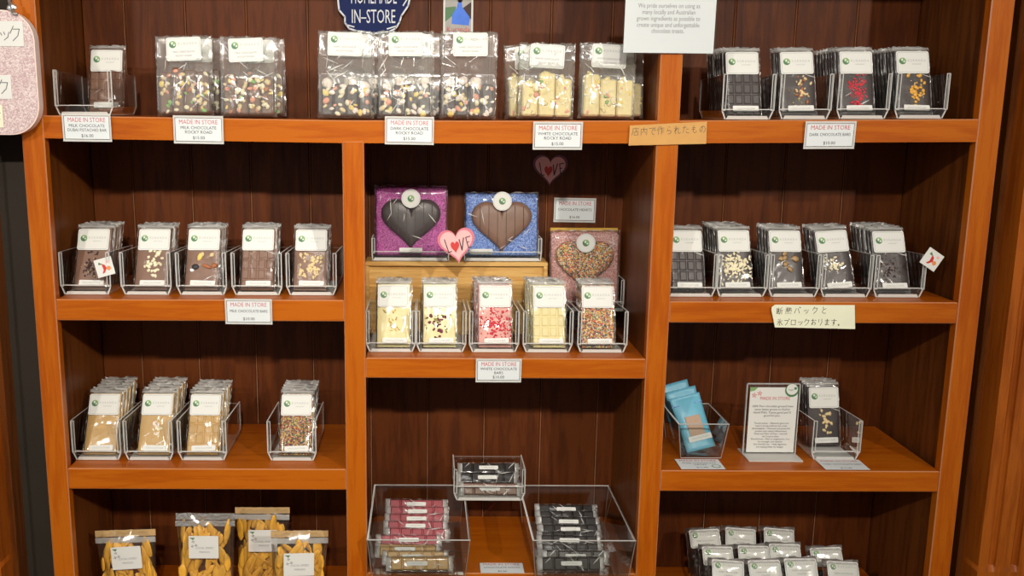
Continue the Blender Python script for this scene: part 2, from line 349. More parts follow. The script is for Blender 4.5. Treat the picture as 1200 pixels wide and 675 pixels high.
# handwriting
HW = {
'店': [[(.5,1),(.5,.88)],[(.1,.85),(.95,.85)],[(.15,.85),(.12,.4),(0,.05)],[(.55,.75),(.55,.42)],[(.55,.6),(.85,.6)],[(.32,.42),(.32,.05),(.85,.05),(.85,.42),(.32,.42)]],
'内': [[(.1,0),(.1,.75),(.9,.75),(.9,.05),(.78,.05)],[(.5,1),(.48,.6),(.2,.25)],[(.48,.55),(.75,.25)]],
'で': [[(.05,.8),(.9,.85),(.5,.6),(.42,.3),(.6,.05),(.8,.05)],[(.75,.6),(.82,.48)],[(.88,.65),(.95,.53)]],
'作': [[(.3,1),(0,.5)],[(.2,.7),(.2,0)],[(.55,1),(.35,.6)],[(.48,.78),(.98,.78)],[(.62,.78),(.62,0)],[(.62,.52),(.92,.52)],[(.62,.28),(.92,.28)]],
'ら': [[(.4,.95),(.6,.85)],[(.3,.7),(.27,.4),(.6,.5),(.8,.3),(.65,.08),(.35,.02)]],
'れ': [[(.25,1),(.25,0)],[(.05,.72),(.35,.75),(.05,.25)],[(.2,.45),(.55,.75),(.62,.6),(.6,.15),(.75,.05),(.95,.2)]],
'た': [[(.05,.75),(.55,.78)],[(.3,1),(.1,.1)],[(.55,.55),(.9,.55)],[(.5,.3),(.6,.1),(.95,.08)]],
'も': [[(.4,1),(.35,.3),(.5,.05),(.75,.1),(.8,.35)],[(.15,.7),(.65,.72)],[(.12,.48),(.62,.5)]],
'の': [[(.5,.85),(.4,.3),(.2,.15),(.1,.4),(.3,.8),(.65,.85),(.9,.5),(.75,.15),(.55,.05)]],
'断': [[(.05,.9),(.05,.1),(.5,.1)],[(.28,.95),(.28,.2)],[(.1,.55),(.48,.55)],[(.15,.8),(.22,.65)],[(.42,.8),(.35,.65)],[(.28,.5),(.12,.25)],[(.28,.5),(.46,.28)],[(.9,.95),(.62,.85),(.6,.4),(.5,0)],[(.62,.58),(1,.58)],[(.82,.58),(.82,0)]],
'熱': [[(.1,.9),(.5,.9)],[(.3,1),(.3,.4)],[(.05,.72),(.55,.72)],[(.1,.55),(.5,.55)],[(.02,.38),(.55,.42)],[(.7,1),(.68,.6),(.5,.35)],[(.55,.85),(.88,.85),(.88,.5),(1,.4)],[(.6,.65),(.75,.55)],[(.1,.2),(.05,.05)],[(.35,.2),(.38,.05)],[(.6,.2),(.65,.05)],[(.85,.2),(.93,.05)]],
'バ': [[(.3,.8),(.05,.1)],[(.6,.8),(.85,.1)],[(.8,1),(.85,.88)],[(.92,1),(.97,.88)]],
'ッ': [[(.2,.55),(.28,.38)],[(.45,.6),(.52,.42)],[(.85,.6),(.75,.25),(.45,.05)]],
'ク': [[(.4,1),(.1,.5)],[(.35,.8),(.85,.8),(.7,.35),(.3,0)]],
'と': [[(.35,1),(.45,.6)],[(.85,.75),(.4,.5),(.25,.25),(.4,.05),(.85,.05)]],
'氷': [[(.5,1),(.5,0),(.4,.05)],[(.2,.9),(.35,.78)],[(.05,.55),(.4,.55),(.1,.1)],[(.9,.75),(.6,.55)],[(.55,.55),(.95,.05)]],
'ブ': [[(.1,.75),(.75,.75),(.6,.3),(.3,0)],[(.8,1),(.85,.88)],[(.93,1),(.98,.88)]],
'ロ': [[(.15,.1),(.15,.8),(.85,.8),(.85,.1),(.15,.1)]],
'お': [[(.1,.75),(.6,.75)],[(.35,1),(.35,.1),(.15,.2),(.3,.4),(.65,.5),(.85,.3),(.65,.05)],[(.75,.85),(.92,.7)]],
'り': [[(.25,.95),(.22,.5)],[(.7,1),(.75,.5),(.5,0)]],
'ま': [[(.15,.8),(.85,.8)],[(.2,.55),(.8,.55)],[(.5,1),(.5,.15),(.3,.05),(.2,.2),(.45,.28),(.85,.08)]],
'す': [[(.05,.75),(.95,.78)],[(.55,1),(.55,.35),(.4,.3),(.4,.5),(.58,.45),(.55,.2),(.35,0)]],
'。': [[(.1,.1),(.2,.2),(.3,.1),(.2,0),(.1,.1)]],
}
def hand(mb, s, x, z, h, adv, y, k, w=.0011, slope=0):
    for i, ch in enumerate(s):
        for st in HW[ch]:
            mb.line([(x+i*adv+p[0]*h*.9, z+p[1]*h+slope*(i*adv+p[0]*h)) for p in st], w, y, k)

# ------------------------------------------------------------------ the shelving unit
D = .28
XL0, XL1, A0, A1, B0, B1, XR0, XR1 = 0, .0427, .606, .6473, 1.2013, 1.2431, 1.8068, 1.85
ZB, ZT = -1.60, .46
Z1, ZL2, ZR2, ZM, Z3, ZM4, Z4 = 0.0, -.3500, -.3500, -.4661, -.6985, -.9240, -1.050
TH = .0425
unit = thing('shelving_unit', 'orange-brown wooden shelving unit with dark boarded back holding all the chocolate', 'shelving', (.925, .14, ZB))
UO = Vector((-.925, -.14, -ZB))
def upart(mb, name, label=None):
    T = UO; mb.v = [tuple(Vector(p)+T) for p in mb.v]
    return mb.build(name, unit, label=label)
def bx(x0, x1, y0, y1, z0, z1, k, bev=.002): return MB().box(x0, x1, y0, y1, z0, z1, k, bev=bev, kb='edge_glint' if bev else None)
for x0, x1, zt in ((XL0, XL1, ZT), (A0, A1, Z1-TH), (B0, B1, ZT), (XR0, XR1, ZT)):
    upart(bx(x0, x1, -.0012, .022, ZB+.001, zt, 'stile'), 'stile')
OV = .0135
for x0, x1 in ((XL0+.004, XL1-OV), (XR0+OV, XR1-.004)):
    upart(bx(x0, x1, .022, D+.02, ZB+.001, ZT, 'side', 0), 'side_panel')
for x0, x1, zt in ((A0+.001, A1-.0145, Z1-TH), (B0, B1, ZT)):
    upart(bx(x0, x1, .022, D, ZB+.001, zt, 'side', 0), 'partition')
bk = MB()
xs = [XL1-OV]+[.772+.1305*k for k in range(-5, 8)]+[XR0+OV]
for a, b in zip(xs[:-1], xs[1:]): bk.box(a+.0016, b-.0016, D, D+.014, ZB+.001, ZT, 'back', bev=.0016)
for a in xs[1:-1]: bk.tube((a, D+.0010, ZB+.001), (a, D+.0010, ZT), .0011, 'joint_glint', 8)
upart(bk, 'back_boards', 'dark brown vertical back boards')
# the long top shelf sags a little in the middle columns
tsx = [(XL1, .0034), (.30, .0002), (A0, -.0037), (.90, -.0035), (B0, -.0022), (1.5, .0002), (XR0, .0028)]
def z_top(x):
    for (a, za), (b, zb) in zip(tsx[:-1], tsx[1:]):
        if a <= x <= b: return za+(zb-za)*(x-a)/(b-a)
    return tsx[0][1] if x < tsx[0][0] else tsx[-1][1]
def sag_shelf(x0, x1):
    mb = MB(); xx = sorted(set([x0, x1]+[x for x, _ in tsx if x0 < x < x1])); vs = []
    for x in xx:
        z = z_top(x); vs += [(x, 0, z-TH), (x, 0, z-.002), (x, .002, z), (x, D, z), (x, D, z-TH)]
    n = len(xx); fs = []
    for i in range(n-1):
        for j in range(5): fs.append((i*5+j, i*5+(j+1) % 5, (i+1)*5+(j+1) % 5, (i+1)*5+j))
    fs += [(0,1,2,3,4), tuple(reversed(range((n-1)*5, n*5)))]
    mb.add(vs, [f for f in fs if not (len(f) == 4 and f[0] % 5 == 1)], 'shelf')
    return mb.add(vs, [f for f in fs if len(f) == 4 and f[0] % 5 == 1], 'edge_glint')
upart(sag_shelf(XL1, B0), 'shelf'); upart(sag_shelf(B1, XR0), 'shelf')
for x0, x1, z, t in ((XL1, A0, ZL2, .0425), (B1, XR0, ZR2, .0425), (A1, B0, ZM, .041), (XL1, A0, Z3, .0445), (B1, XR0, Z3, .0445),
                     (A1, B0, ZM4, .043), (XL1, A0, Z4, .043), (B1, XR0, Z4, .043), (A1, B0, -1.42, .043), (XL1, A0, -1.42, .043), (B1, XR0, -1.42, .043)):
    upart(bx(x0, x1, 0, D, z-t, z, 'shelf', .0018), 'shelf')
upart(bx(XL1, B0, 0, D, .336, .38, 'shelf'), 'shelf'); upart(bx(B1, XR0, 0, D, .336, .38, 'shelf'), 'shelf')
upart(bx(-.02, 1.87, -.025, D+.02, ZT, ZT+.05, 'shelf', .004), 'cornice')

# the setting
def sbox(name, x0, x1, y0, y1, z0, z1, k): return struct(MB().box(x0, x1, y0, y1, z0, z1, k).build(name))
sbox('floor', -1.6, 3.4, -3.4, .6, ZB-.05, ZB, 'floor')
sbox('wall_back', -1.6, 3.4, .32, .42, ZB, 1.3, 'darkwall')
sbox('wall_left', -.16, -.03, .10, .318, ZB, 1.2, 'darkwall')
sbox('wall_right', 1.885, 2.0, .13, .318, ZB, 1.2, 'darkwall')
def pilaster(name, x0, sgn):
    mb = MB(); w = .26
    fl = [(.019, .036), (.066, .083), (.113, .130), (.160, .177), (.207, .224)]
    zend = at(1160, 664, 0).z
    # plain foot, then a fluted shaft
    def prof():
        p = [(0, .055), (0, .0)]
        for a, b in fl:
            p.append((a, 0))
            for i in range(1, 6):
                t = math.pi*i/6; p.append(((a+b)/2-(b-a)/2*math.cos(t), .010*math.sin(t)))
            p.append((b, 0))
        return p+[(w, 0), (w, .055)]
    p = prof(); n = len(p)
    X = lambda q: x0+sgn*q
    mb.add([(X(a), b, zend) for a, b in p]+[(X(a), b, 1.25) for a, b in p], [(i, i+1, i+1+n, i+n) for i in range(n-1)], 'pil', smooth=False)
    q = [(a, 0 if b < .03 else b) for a, b in p]
    mb.add([(X(a), b, ZB+.001) for a, b in q]+[(X(a), b, zend-.012) for a, b in q], [(i, i+1, i+1+n, i+n) for i in range(n-1)], 'pil')
    mb.add([(X(a), b, zend-.012) for a, b in q]+[(X(a), b, zend) for a, b in p], [(i, i+1, i+1+n, i+n) for i in range(n-1)], 'pil', smooth=True)
    mb.box(min(X(-.012), X(w)), max(X(-.012), X(w)), .055, .10, ZB+.001, 1.25, 'side')
    return struct(mb.build(name))
pilaster('trim_1', 1.907, 1); pilaster('trim_2', -.109, -1)

# ------------------------------------------------------------------ acrylic trays
TW, TD, THF, THB = .101, .152, .086, .079
def u_tray(w, d, hf, hb, lip, t=.0026, tp=.014):
    wb = w-tp; zt = .017
    def prof(h): return [(-w/2, h), (-w/2, zt), (-wb/2, 0), (wb/2, 0), (w/2, zt), (w/2, h)]
    def profi(h): return [(-w/2+t, h), (-w/2+t, zt+.001), (-wb/2+t*.6, t), (wb/2-t*.6, t), (w/2-t, zt+.001), (w/2-t, h)]
    walls = MB()
    of, ob, nf, nb = prof(hf), prof(hb), profi(hf), profi(hb)
    vs = [(x, 0, z) for x, z in of]+[(x, d, z) for x, z in ob]+[(x, 0, z) for x, z in nf]+[(x, d, z) for x, z in nb]
    for i in (0, 1, 3, 4):
        walls.add(vs, [(i, i+1, i+7, i+6), (12+i, 18+i, 19+i, 13+i)], 'acrylic')
        walls.add(vs, [(i, 12+i, 13+i, i+1), (6+i, 7+i, 19+i, 18+i)], 'edge')
    walls.add(vs, [(0, 6, 18, 12), (5, 17, 23, 11)], 'edge')
    bp = prof(hb)
    walls.prism([(-w/2+t, hb-.004), (-w/2+t, zt), (-wb/2+t, t), (wb/2-t, t), (w/2-t, zt), (w/2-t, hb-.004)], d-t, d, 'acrylic', 'edge')
    for sg in (-1, 1):                                     # front strips shaped to stand in for the sides' inner reflections
        a, b = sorted((sg*(w/2), sg*(w/2-.0075)))
        walls.box(a, b, -.0022, -.0002, zt, hf, 'acrylic')
        for p, q in ((a, a+.0013), (b-.0013, b)): walls.box(p, q, -.0030, -.0022, zt, hf, 'edge')
        walls.box(a, b, -.0030, -.0022, zt, zt+.0014, 'edge'); walls.box(a, b, -.0030, -.0022, hf-.0014, hf, 'edge')
    base = MB().box(-wb/2, wb/2, 0.0028, d, 0, t, 'acryl_base')
    lp = MB().prism([(-w/2+t, lip), (-w/2+t, zt), (-wb/2+t, 0), (wb/2-t, 0), (w/2-t, zt), (w/2-t, lip)], 0, t, 'acrylic', 'edge')
    lp.prism([(-wb/2+t, .0005), (wb/2-t, .0005), (wb/2-t-.003, .0070), (-wb/2+t+.003, .0070)], -.0004, -.0001, 'acryl_base')
    lp.box(-w/2+t, w/2-t, -.0012, -.0002, lip-.0016, lip, 'edge')
    return walls.mesh('walls'), base.mesh('base'), lp.mesh('front_lip')
TR = u_tray(TW, TD, THF, THB, .020)
def tray(x, y, z, label, meshes=TR, rz=0):
    t = thing('acrylic_tray', label, 'display tray', (x, y, z+.0006), (0, 0, rz), 'clear acrylic display trays')
    for n, m in zip(('walls', 'base', 'front_lip'), meshes): put(n, m, t)
    return t

# ------------------------------------------------------------------ wrapped bars
BW, BL, BT = .066, .128, .0082
def seg_slab(k, nx=4, nz=6):
    mb = MB(); mb.box(-BW/2, BW/2, -BT*.3, BT/2, 0, BL, k, bev=.0015)
    cw, ch = BW/nx, BL/nz
    for i in range(nx):
        for j in range(nz):
            x0, x1, z0, z1 = -BW/2+i*cw+.0006, -BW/2+(i+1)*cw-.0006, j*ch+.0006, (j+1)*ch-.0006; b = .0026
            mb.add([(x0,-BT*.28,z0),(x1,-BT*.28,z0),(x1,-BT*.28,z1),(x0,-BT*.28,z1),(x0+b,-BT/2,z0+b),(x1-b,-BT/2,z0+b),(x1-b,-BT/2,z1-b),(x0+b,-BT/2,z1-b)],
                   [(4,5,6,7),(0,1,5,4),(1,2,6,5),(2,3,7,6),(3,0,4,7)], k)
    return mb.mesh('slab')
def flat_slab(k):
    mb = MB(); rr = random.Random(3); nx, nz = 8, 14; vs = []
    for j in range(nz+1):
        for i in range(nx+1):
            e = min(i, nx-i, j, nz-j); vs.append((-BW/2+BW*i/nx, -BT/2+(.0028 if e == 0 else rr.uniform(-.0006, .0006)), BL*j/nz))
    fs = [(j*(nx+1)+i, j*(nx+1)+i+1, (j+1)*(nx+1)+i+1, (j+1)*(nx+1)+i) for j in range(nz) for i in range(nx)]
    mb.add(vs, fs, k, smooth=True); mb.box(-BW/2, BW/2, -BT/2+.0027, BT/2, 0, BL, k)
    return mb.mesh('slab')
def folds(rr, w, h, n, amp):
    fs = []
    for _ in range(n):
        th = rr.choice([rr.uniform(-.5, .5), rr.uniform(1.0, 2.1), rr.uniform(-.4, .4)])
        fs.append((math.cos(th), math.sin(th), rr.uniform(-.5, .5)*w, rr.uniform(.1, .95)*h, rr.uniform(.0022, .0055), rr.uniform(-1, 1)*amp, rr.uniform(.25, .6)*h))
    def f(x, z):
        y = 0
        for c, s_, x0, z0, wd, a, L in fs:
            d = (x-x0)*c+(z-z0)*s_; e = -(x-x0)*s_+(z-z0)*c
            if abs(d) < 3*wd: y += a*math.exp(-(d/wd)**2)*math.exp(-(e/L)**2)
        return y
    return f
def wrap_mesh(w, h, t, seed, amp=.0012, nx=14, nz=24, kf='film', kc='crimp', crimp=.012, zb=-.002, taper=None, nf=9, both=False, ncr=0):
    rr = random.Random(seed); mb = MB(); vs = []
    for side in (-1, 1):
        fo = folds(rr, w, h, nf, amp*1.6)
        for j in range(nz+1):
            for i in range(nx+1):
                a = abs(2*i/nx-1); b = j/nz; zz = zb+b*h; x = -w/2+w*i/nx
                pr = (1-a**8)*(1-max(0, 2*b-1)**12)*(1-max(0, 1-2*b)**14)
                tt = t/2
                if taper: q = max(0, min(1, (b-taper)/.22)); tt = t/2*(1-q)+.0022*q
                y = side*((tt+.0006)*max(.06, pr))
                if 0 < i < nx: y += fo(x, zz-zb)*(1 if taper else .6 if side < 0 else .25)*(1 if j < nz else 1.2)
                if j == nz or j == nz-1: y += rr.uniform(-amp, amp)
                if side < 0 and .3 < pr: y = min(y, -(tt+.0003))
                if side > 0 and .3 < pr: y = max(y, tt+.0003)
                edge = i in (0, nx) or j in (0, nz)
                vs.append((x+(rr.uniform(-.0010, .0010) if edge else 0), y, zz+(rr.uniform(-.0022, .0022) if j == nz else 0)))
    n = (nx+1)*(nz+1)
    for s in (0, 1):
        for j in range(nz):
            k = kc if (j+.5)/nz*h > h-crimp or (both and (j+.5)/nz*h < crimp) else kf
            for i in range(nx):
                q = (s*n+j*(nx+1)+i, s*n+j*(nx+1)+i+1, s*n+(j+1)*(nx+1)+i+1, s*n+(j+1)*(nx+1)+i)
                mb.add([], [], k); mb.f.append(list(q if s == 0 else reversed(q))); mb.m.append(mb.mi(k)); mb.sm.append(True)
    mb.v = vs
    for j in range(nz):
        for i in (0, nx):
            mb.f.append([j*(nx+1)+i, (j+1)*(nx+1)+i, n+(j+1)*(nx+1)+i, n+j*(nx+1)+i]); mb.m.append(mb.mi(kc)); mb.sm.append(False)
    def surf(x, z):                                        # front surface, for the creases
        i = max(0, min(nx, round((x+w/2)/w*nx))); j = max(0, min(nz, round((z-zb)/h*nz)))
        return vs[j*(nx+1)+i][1]
    extra = []
    for _ in range(ncr):
        x0, z0 = rr.uniform(-.42, .42)*w, zb+rr.uniform(.12, .92)*h; th = rr.choice([rr.uniform(-.7, .7), rr.uniform(.6, 1.2), rr.uniform(-1.3, -.7)]); L = rr.uniform(.08, .26)*h; wd = rr.uniform(.0004, .0011)
        pts = []
        for q in range(9):
            tq = (q/8-.5)*L; x = x0+math.sin(th)*tq+rr.uniform(-.0004, .0004); z = z0+math.cos(th)*tq
            if abs(x) < w*.48 and zb+.004 < z < zb+h-.004: pts.append((x, z, wd*(1-abs(q/4-1))**.7+.0001))
        for p, q in zip(pts[:-1], pts[1:]):
            nxn, nzn = math.cos(th), -math.sin(th)
            ya, yb_ = min(surf(p[0]+e, p[1]) for e in (-.003, 0, .003))-.0008, min(surf(q[0]+e, q[1]) for e in (-.003, 0, .003))-.0008
            extra.append([(p[0]-nxn*p[2], ya, p[1]-nzn*p[2]), (p[0]+nxn*p[2], ya, p[1]+nzn*p[2]), (q[0]+nxn*q[2], yb_, q[1]+nzn*q[2]), (q[0]-nxn*q[2], yb_, q[1]-nzn*q[2])])
    for i in range(nx):
        mb.f.append([nz*(nx+1)+i, nz*(nx+1)+i+1, n+nz*(nx+1)+i+1, n+nz*(nx+1)+i]); mb.m.append(mb.mi(kc)); mb.sm.append(False)
    for q in extra: mb.add(q, [(0, 1, 2, 3)], 'crease_streak')
    return mb.mesh('wrapper')
WRAPS = [wrap_mesh(BW+.006, BL+.011, BT, s, crimp=.007, amp=.0015, ncr=3) for s in (1, 2, 3, 4)]
LBL = sticker_mesh(.0635, .0445, [])
strip = MB().prism(rrect(.050, .0115, .002), -.0005, 0, 'paper'); strip.text('CHOCOLATE BAR', .005, 0, 0, -.0007, 'lgrey', maxw=.036); STRIP = strip.mesh('name_strip')
SLABS = {'mseg': seg_slab('milk'), 'dseg': seg_slab('dark'), 'wseg': seg_slab('white'), 'cseg': seg_slab('caramel'), 'm': flat_slab('milk'), 'd': flat_slab('dark'),
         'w': flat_slab('white'), 'c': flat_slab('caramel'), 'p': flat_slab('pinkbar'), 'sp': flat_slab('sprink'), 'spd': flat_slab('sprinkd')}
def topping(spec, seed):
    rr = random.Random(seed); mb = MB()
    for (k, n, r0, r1, x0, x1, z0, z1, shp) in spec:
        for i in range(n):
            r = rr.uniform(r0, r1); cx = (x0+x1)/2+(x1-x0)/2*max(-1, min(1, rr.gauss(0, .5))); cz = (z0+z1)/2+(z1-z0)/2*max(-1, min(1, rr.gauss(0, .55)))
            mb.lump((cx, -BT/2-r*.12, cz), (r*shp, r*.42, r), k, rr.random(), jag=.25)
    return mb.mesh('topping')
zA, zB = .016, .078
TOP = {
 'nibs': topping([('nib', 90, .0010, .0030, -.016, .018, zA, zB, .8), ('nut', 12, .0006, .0012, -.03, .03, zA, zB, 1)], 1),
 'hazel': topping([('pale', 30, .0028, .0044, -.016, .022, zA+.008, zB+.002, .95)], 2),
 'fruit': topping([('almond', 1, .010, .010, .010, .012, .046, .048, .55)], 3),
 'crumble': topping([('nut', 60, .0020, .0050, -.021, .021, zA+.008, zB-.003, .8)], 4),
 'seeds': topping([('nut', 22, .002, .0046, -.014, .026, zA, zB, .7), ('almond', 14, .002, .004, -.012, .020, zA+.01, zB, .7), ('pist', 8, .0015, .003, -.02, .02, zA, zB, .8)], 5),
 'rasp': topping([('rasp', 110, .0012, .0030, -.014, .020, zA+.004, zB+.002, .9)], 6),
 'raspw': topping([('rasp', 190, .0010, .0030, -.028, .032, zA-.004, zB+.004, .9)], 7),
 'honey': topping([('honey', 36, .0022, .0056, -.014, .030, zA-.004, zB, .9), ('nut', 8, .001, .002, -.02, .02, zA, zB, 1)], 8),
 'flakes': topping([('pale', 150, .0022, .0046, -.031, .031, zA-.002, zB+.003, .6)], 9),
 'ginger': topping([('ginger', 6, .0045, .0080, -.016, .020, zA+.024, zB+.004, .9)], 10),
 'macad': topping([('pale', 30, .0018, .0040, -.020, .016, zA+.02, zB, .8)], 11),
 'coarse': topping([('nib', 70, .0008, .0022, -.03, .03, zA, zB, 1), ('almond', 12, .0006, .0014, -.03, .03, zA, zB, 1)], 12),
 'petals': topping([('petal', 30, .002, .0046, -.029, .029, zA-.004, zB, .7), ('pist', 20, .002, .0042, -.029, .029, zA-.004, zB, .6)], 13),
 'wnuts': topping([('wshave', 12, .003, .0056, -.018, .018, zA+.012, zB-.004, .4), ('almond', 4, .001, .002, -.014, .014, zA+.02, zB-.01, .9)], 14),
 'coco': topping([('pale', 14, .0016, .0044, -.012, .012, zA+.016, zB-.006, .5), ('mallow', 6, .003, .0048, -.008, .012, zA+.02, zB-.01, .8)], 15),
 'rough': topping([('caramel', 60, .0006, .0014, -.03, .03, .004, zB, 1)], 16),
 'peanut': topping([('nut', 17, .0028, .0050, -.016, .024, zA+.012, zB-.002, .75)], 17),
}
# the fruit-and-nut bar: a cashew, nuts and a dark berry laid out one by one
fm = MB()
for (x, z, rx, rz_, k, a) in ((-.006, .068, .005, .009, 'ymallow', .3), (.018, .072, .0045, .0055, 'nut', .8), (-.014, .047, .0075, .006, 'ink', 0), (.009, .048, .0105, .0042, 'almond', .4), (.024, .050, .006, .0055, 'almond', 0), (-.001, .073, .004, .005, 'nut', 0)):
    fm.lump((x, -BT/2-.001, z), (rx, .003, rz_), k, 5, sub=2, jag=.06, rot=Matrix.Rotation(a, 3, 'Y'))
TOP['fruit'] = fm.mesh('topping')

ORD = ['frontmost', 'second from front', 'third from front', 'fourth from front', 'fifth from front', 'sixth from front', 'seventh from front', 'eighth from front', 'ninth from front', 'tenth from front']
GB = 'cellophane-wrapped chocolate bars in the trays'
def bar(x, y, z, lean, slab, top, label, front=True, roll=0, dz=0):
    b = thing('chocolate_bar', label, 'chocolate bar', (x, y, z), (R(-lean), R(roll), 0), GB)
    o = BT/2*math.sin(R(lean))+.0030
    b.location.z += o
    put('slab', SLABS[slab], b)
    if top and front: put('topping', TOP[top], b)
    put('wrapper', WRAPS[rnd.randrange(4)], b)
    put('label', LBL, b, loc=(rnd.uniform(-.001, .001), -BT/2-.0026, BL-.0245))
    if front: put('name_strip', STRIP, b, loc=(.003, -BT/2-.0026, .0125), rot=(0, R(rnd.uniform(-2, 2)), 0))
    return b
TRW = u_tray(.112, TD, THF, THB, .020)
def stack(u_bar, u_tray, z, yb, n, sp, lean, slab, top, name, where, ty=.045, roll=0, jx=0, sx=0, tray_label=None, tw=TW):
    """One tray and its stack of bars; u_* are measured on the tray's front."""
    zt = z_top(ux(u_tray, ty, z)) if z == Z1 else z
    xt = ux(u_tray, ty, zt+.04)
    if where == UR: xt = max(xt, B1+TW/2+.001)
    tray(xt, ty, zt, tray_label or 'clear acrylic tray holding the %s on the %s' % (name+' bars', where), TR if tw == TW else TRW)
    lim = tw/2-.0090-(BW+.007)/2+.0004
    for i in range(n):
        y = yb+i*sp+(rnd.uniform(-.001, .001) if i else 0)
        xb = ux(u_bar, yb, zt+.01)+i*sx+(rnd.uniform(-jx, jx) if i else 0)
        xb = max(xt-lim, min(xt+lim, xb))
        lab = ('%s bar in clear wrapper, %s, %s' % (name, 'frontmost of its tray' if n > 1 else 'alone in its tray', where)) if i == 0 else \
              ('wrapped bar, %s, behind the %s bar, %s' % (ORD[i], name, where))
        bar(xb, y, zt+.0032, lean+i*.3, slab, top, lab, i == 0, roll*(1 if i == 0 else .6)+(rnd.uniform(-.5, .5) if i else 0))
    return xt, zt
TRS = 'top right shelf'; UL = 'upper left shelf'; UR = 'upper right shelf'; CE = 'centre shelf'; LL = 'lower left shelf'; LR = 'lower right shelf'
stack(141, 98, Z1, .135, 1, .02, 15, 'mseg', None, 'plain milk chocolate', 'top left shelf', tray_label='clear acrylic tray nearly empty, with one milk chocolate bar, top left shelf', tw=.112)
stack(871, 877, Z1, .058, 7, .0155, 17, 'dseg', None, 'plain dark chocolate', TRS, jx=.002)
stack(927, 944, Z1, .060, 3, .0155, 17, 'd', 'seeds', 'nut-and-cranberry dark chocolate', TRS, jx=.002, roll=-1)
stack(1004, 1012, Z1, .058, 8, .0140, 17, 'd', 'rasp', 'raspberry dark chocolate', TRS, jx=.002)
stack(1071, 1080, Z1, .058, 8, .0140, 17, 'd', 'honey', 'honeycomb dark chocolate', TRS, jx=.002)
stack(106, 100, ZL2, .060, 5, .0165, 25, 'm', 'nibs', 'cocoa-nib milk chocolate', UL, jx=.002)
stack(177, 171, ZL2, .060, 4, .0165, 25, 'm', 'hazel', 'hazelnut milk chocolate', UL, jx=.002)
stack(236, 236, ZL2, .060, 4, .0165, 24, 'm', 'fruit', 'cashew-and-almond milk chocolate', UL, jx=.002)
stack(301, 301, ZL2, .060, 4, .0165, 24, 'mseg', None, 'plain milk chocolate', UL, jx=.002)
stack(362, 365, ZL2, .060, 3, .0165, 25, 'm', 'crumble', 'crumbled-nut milk chocolate', UL, jx=.002)
stack(806, 809, ZR2, .060, 2, .0165, 22, 'dseg', None, 'plain dark chocolate', UR)
stack(862, 870, ZR2, .064, 6, .0165, 22, 'd', 'flakes', 'coconut-flake dark chocolate', UR, jx=.002)
stack(916, 931, ZR2, .064, 4, .0165, 22, 'd', 'ginger', 'ginger dark chocolate', UR, jx=.002)
stack(975, 992, ZR2, .066, 4, .0165, 22, 'd', 'macad', 'macadamia dark chocolate', UR, jx=.002, roll=-4)
xt5, zt5 = stack(1046, 1054, ZR2, .060, 6, .0165, 22, 'd', 'coarse', 'cocoa-grit dark chocolate', UR, jx=.002, roll=-1)
stack(461, 458, ZM, .060, 3, .0165, 18, 'w', 'wnuts', 'shaved-nut white chocolate', CE, jx=.0015)
stack(515, 517, ZM, .060, 3, .0165, 18, 'w', 'petals', 'rose-petal white chocolate', CE, jx=.0015)
stack(580, 579, ZM, .060, 4, .0165, 18, 'p', 'raspw', 'raspberry-pink white chocolate', CE, jx=.001, sx=-.0025)
stack(645, 642, ZM, .058, 4, .0165, 18, 'wseg', None, 'plain white chocolate', CE, sx=-.0050)
stack(700, 706, ZM, .058, 3, .0165, 18, 'sp', None, 'rainbow-sprinkle white chocolate', CE, sx=-.003)
stack(117, 113, Z3, .058, 6, .0195, 29, 'c', 'rough', 'plain caramel chocolate', LL, jx=.002)
stack(180, 174, Z3, .058, 6, .0195, 29, 'c', 'coco', 'coconut caramel chocolate', LL, jx=.002)
stack(237, 237, Z3, .058, 5, .0195, 29, 'cseg', None, 'segmented caramel chocolate', LL, jx=.002)
stack(346, 342, Z3, .058, 5, .0185, 27, 'spd', None, 'rainbow-sprinkle milk chocolate', LL, jx=.001)
stack(968, 980, Z3, .128, 3, .0150, 14, 'd', 'peanut', 'peanut dark chocolate', LR, ty=.06, roll=-1)

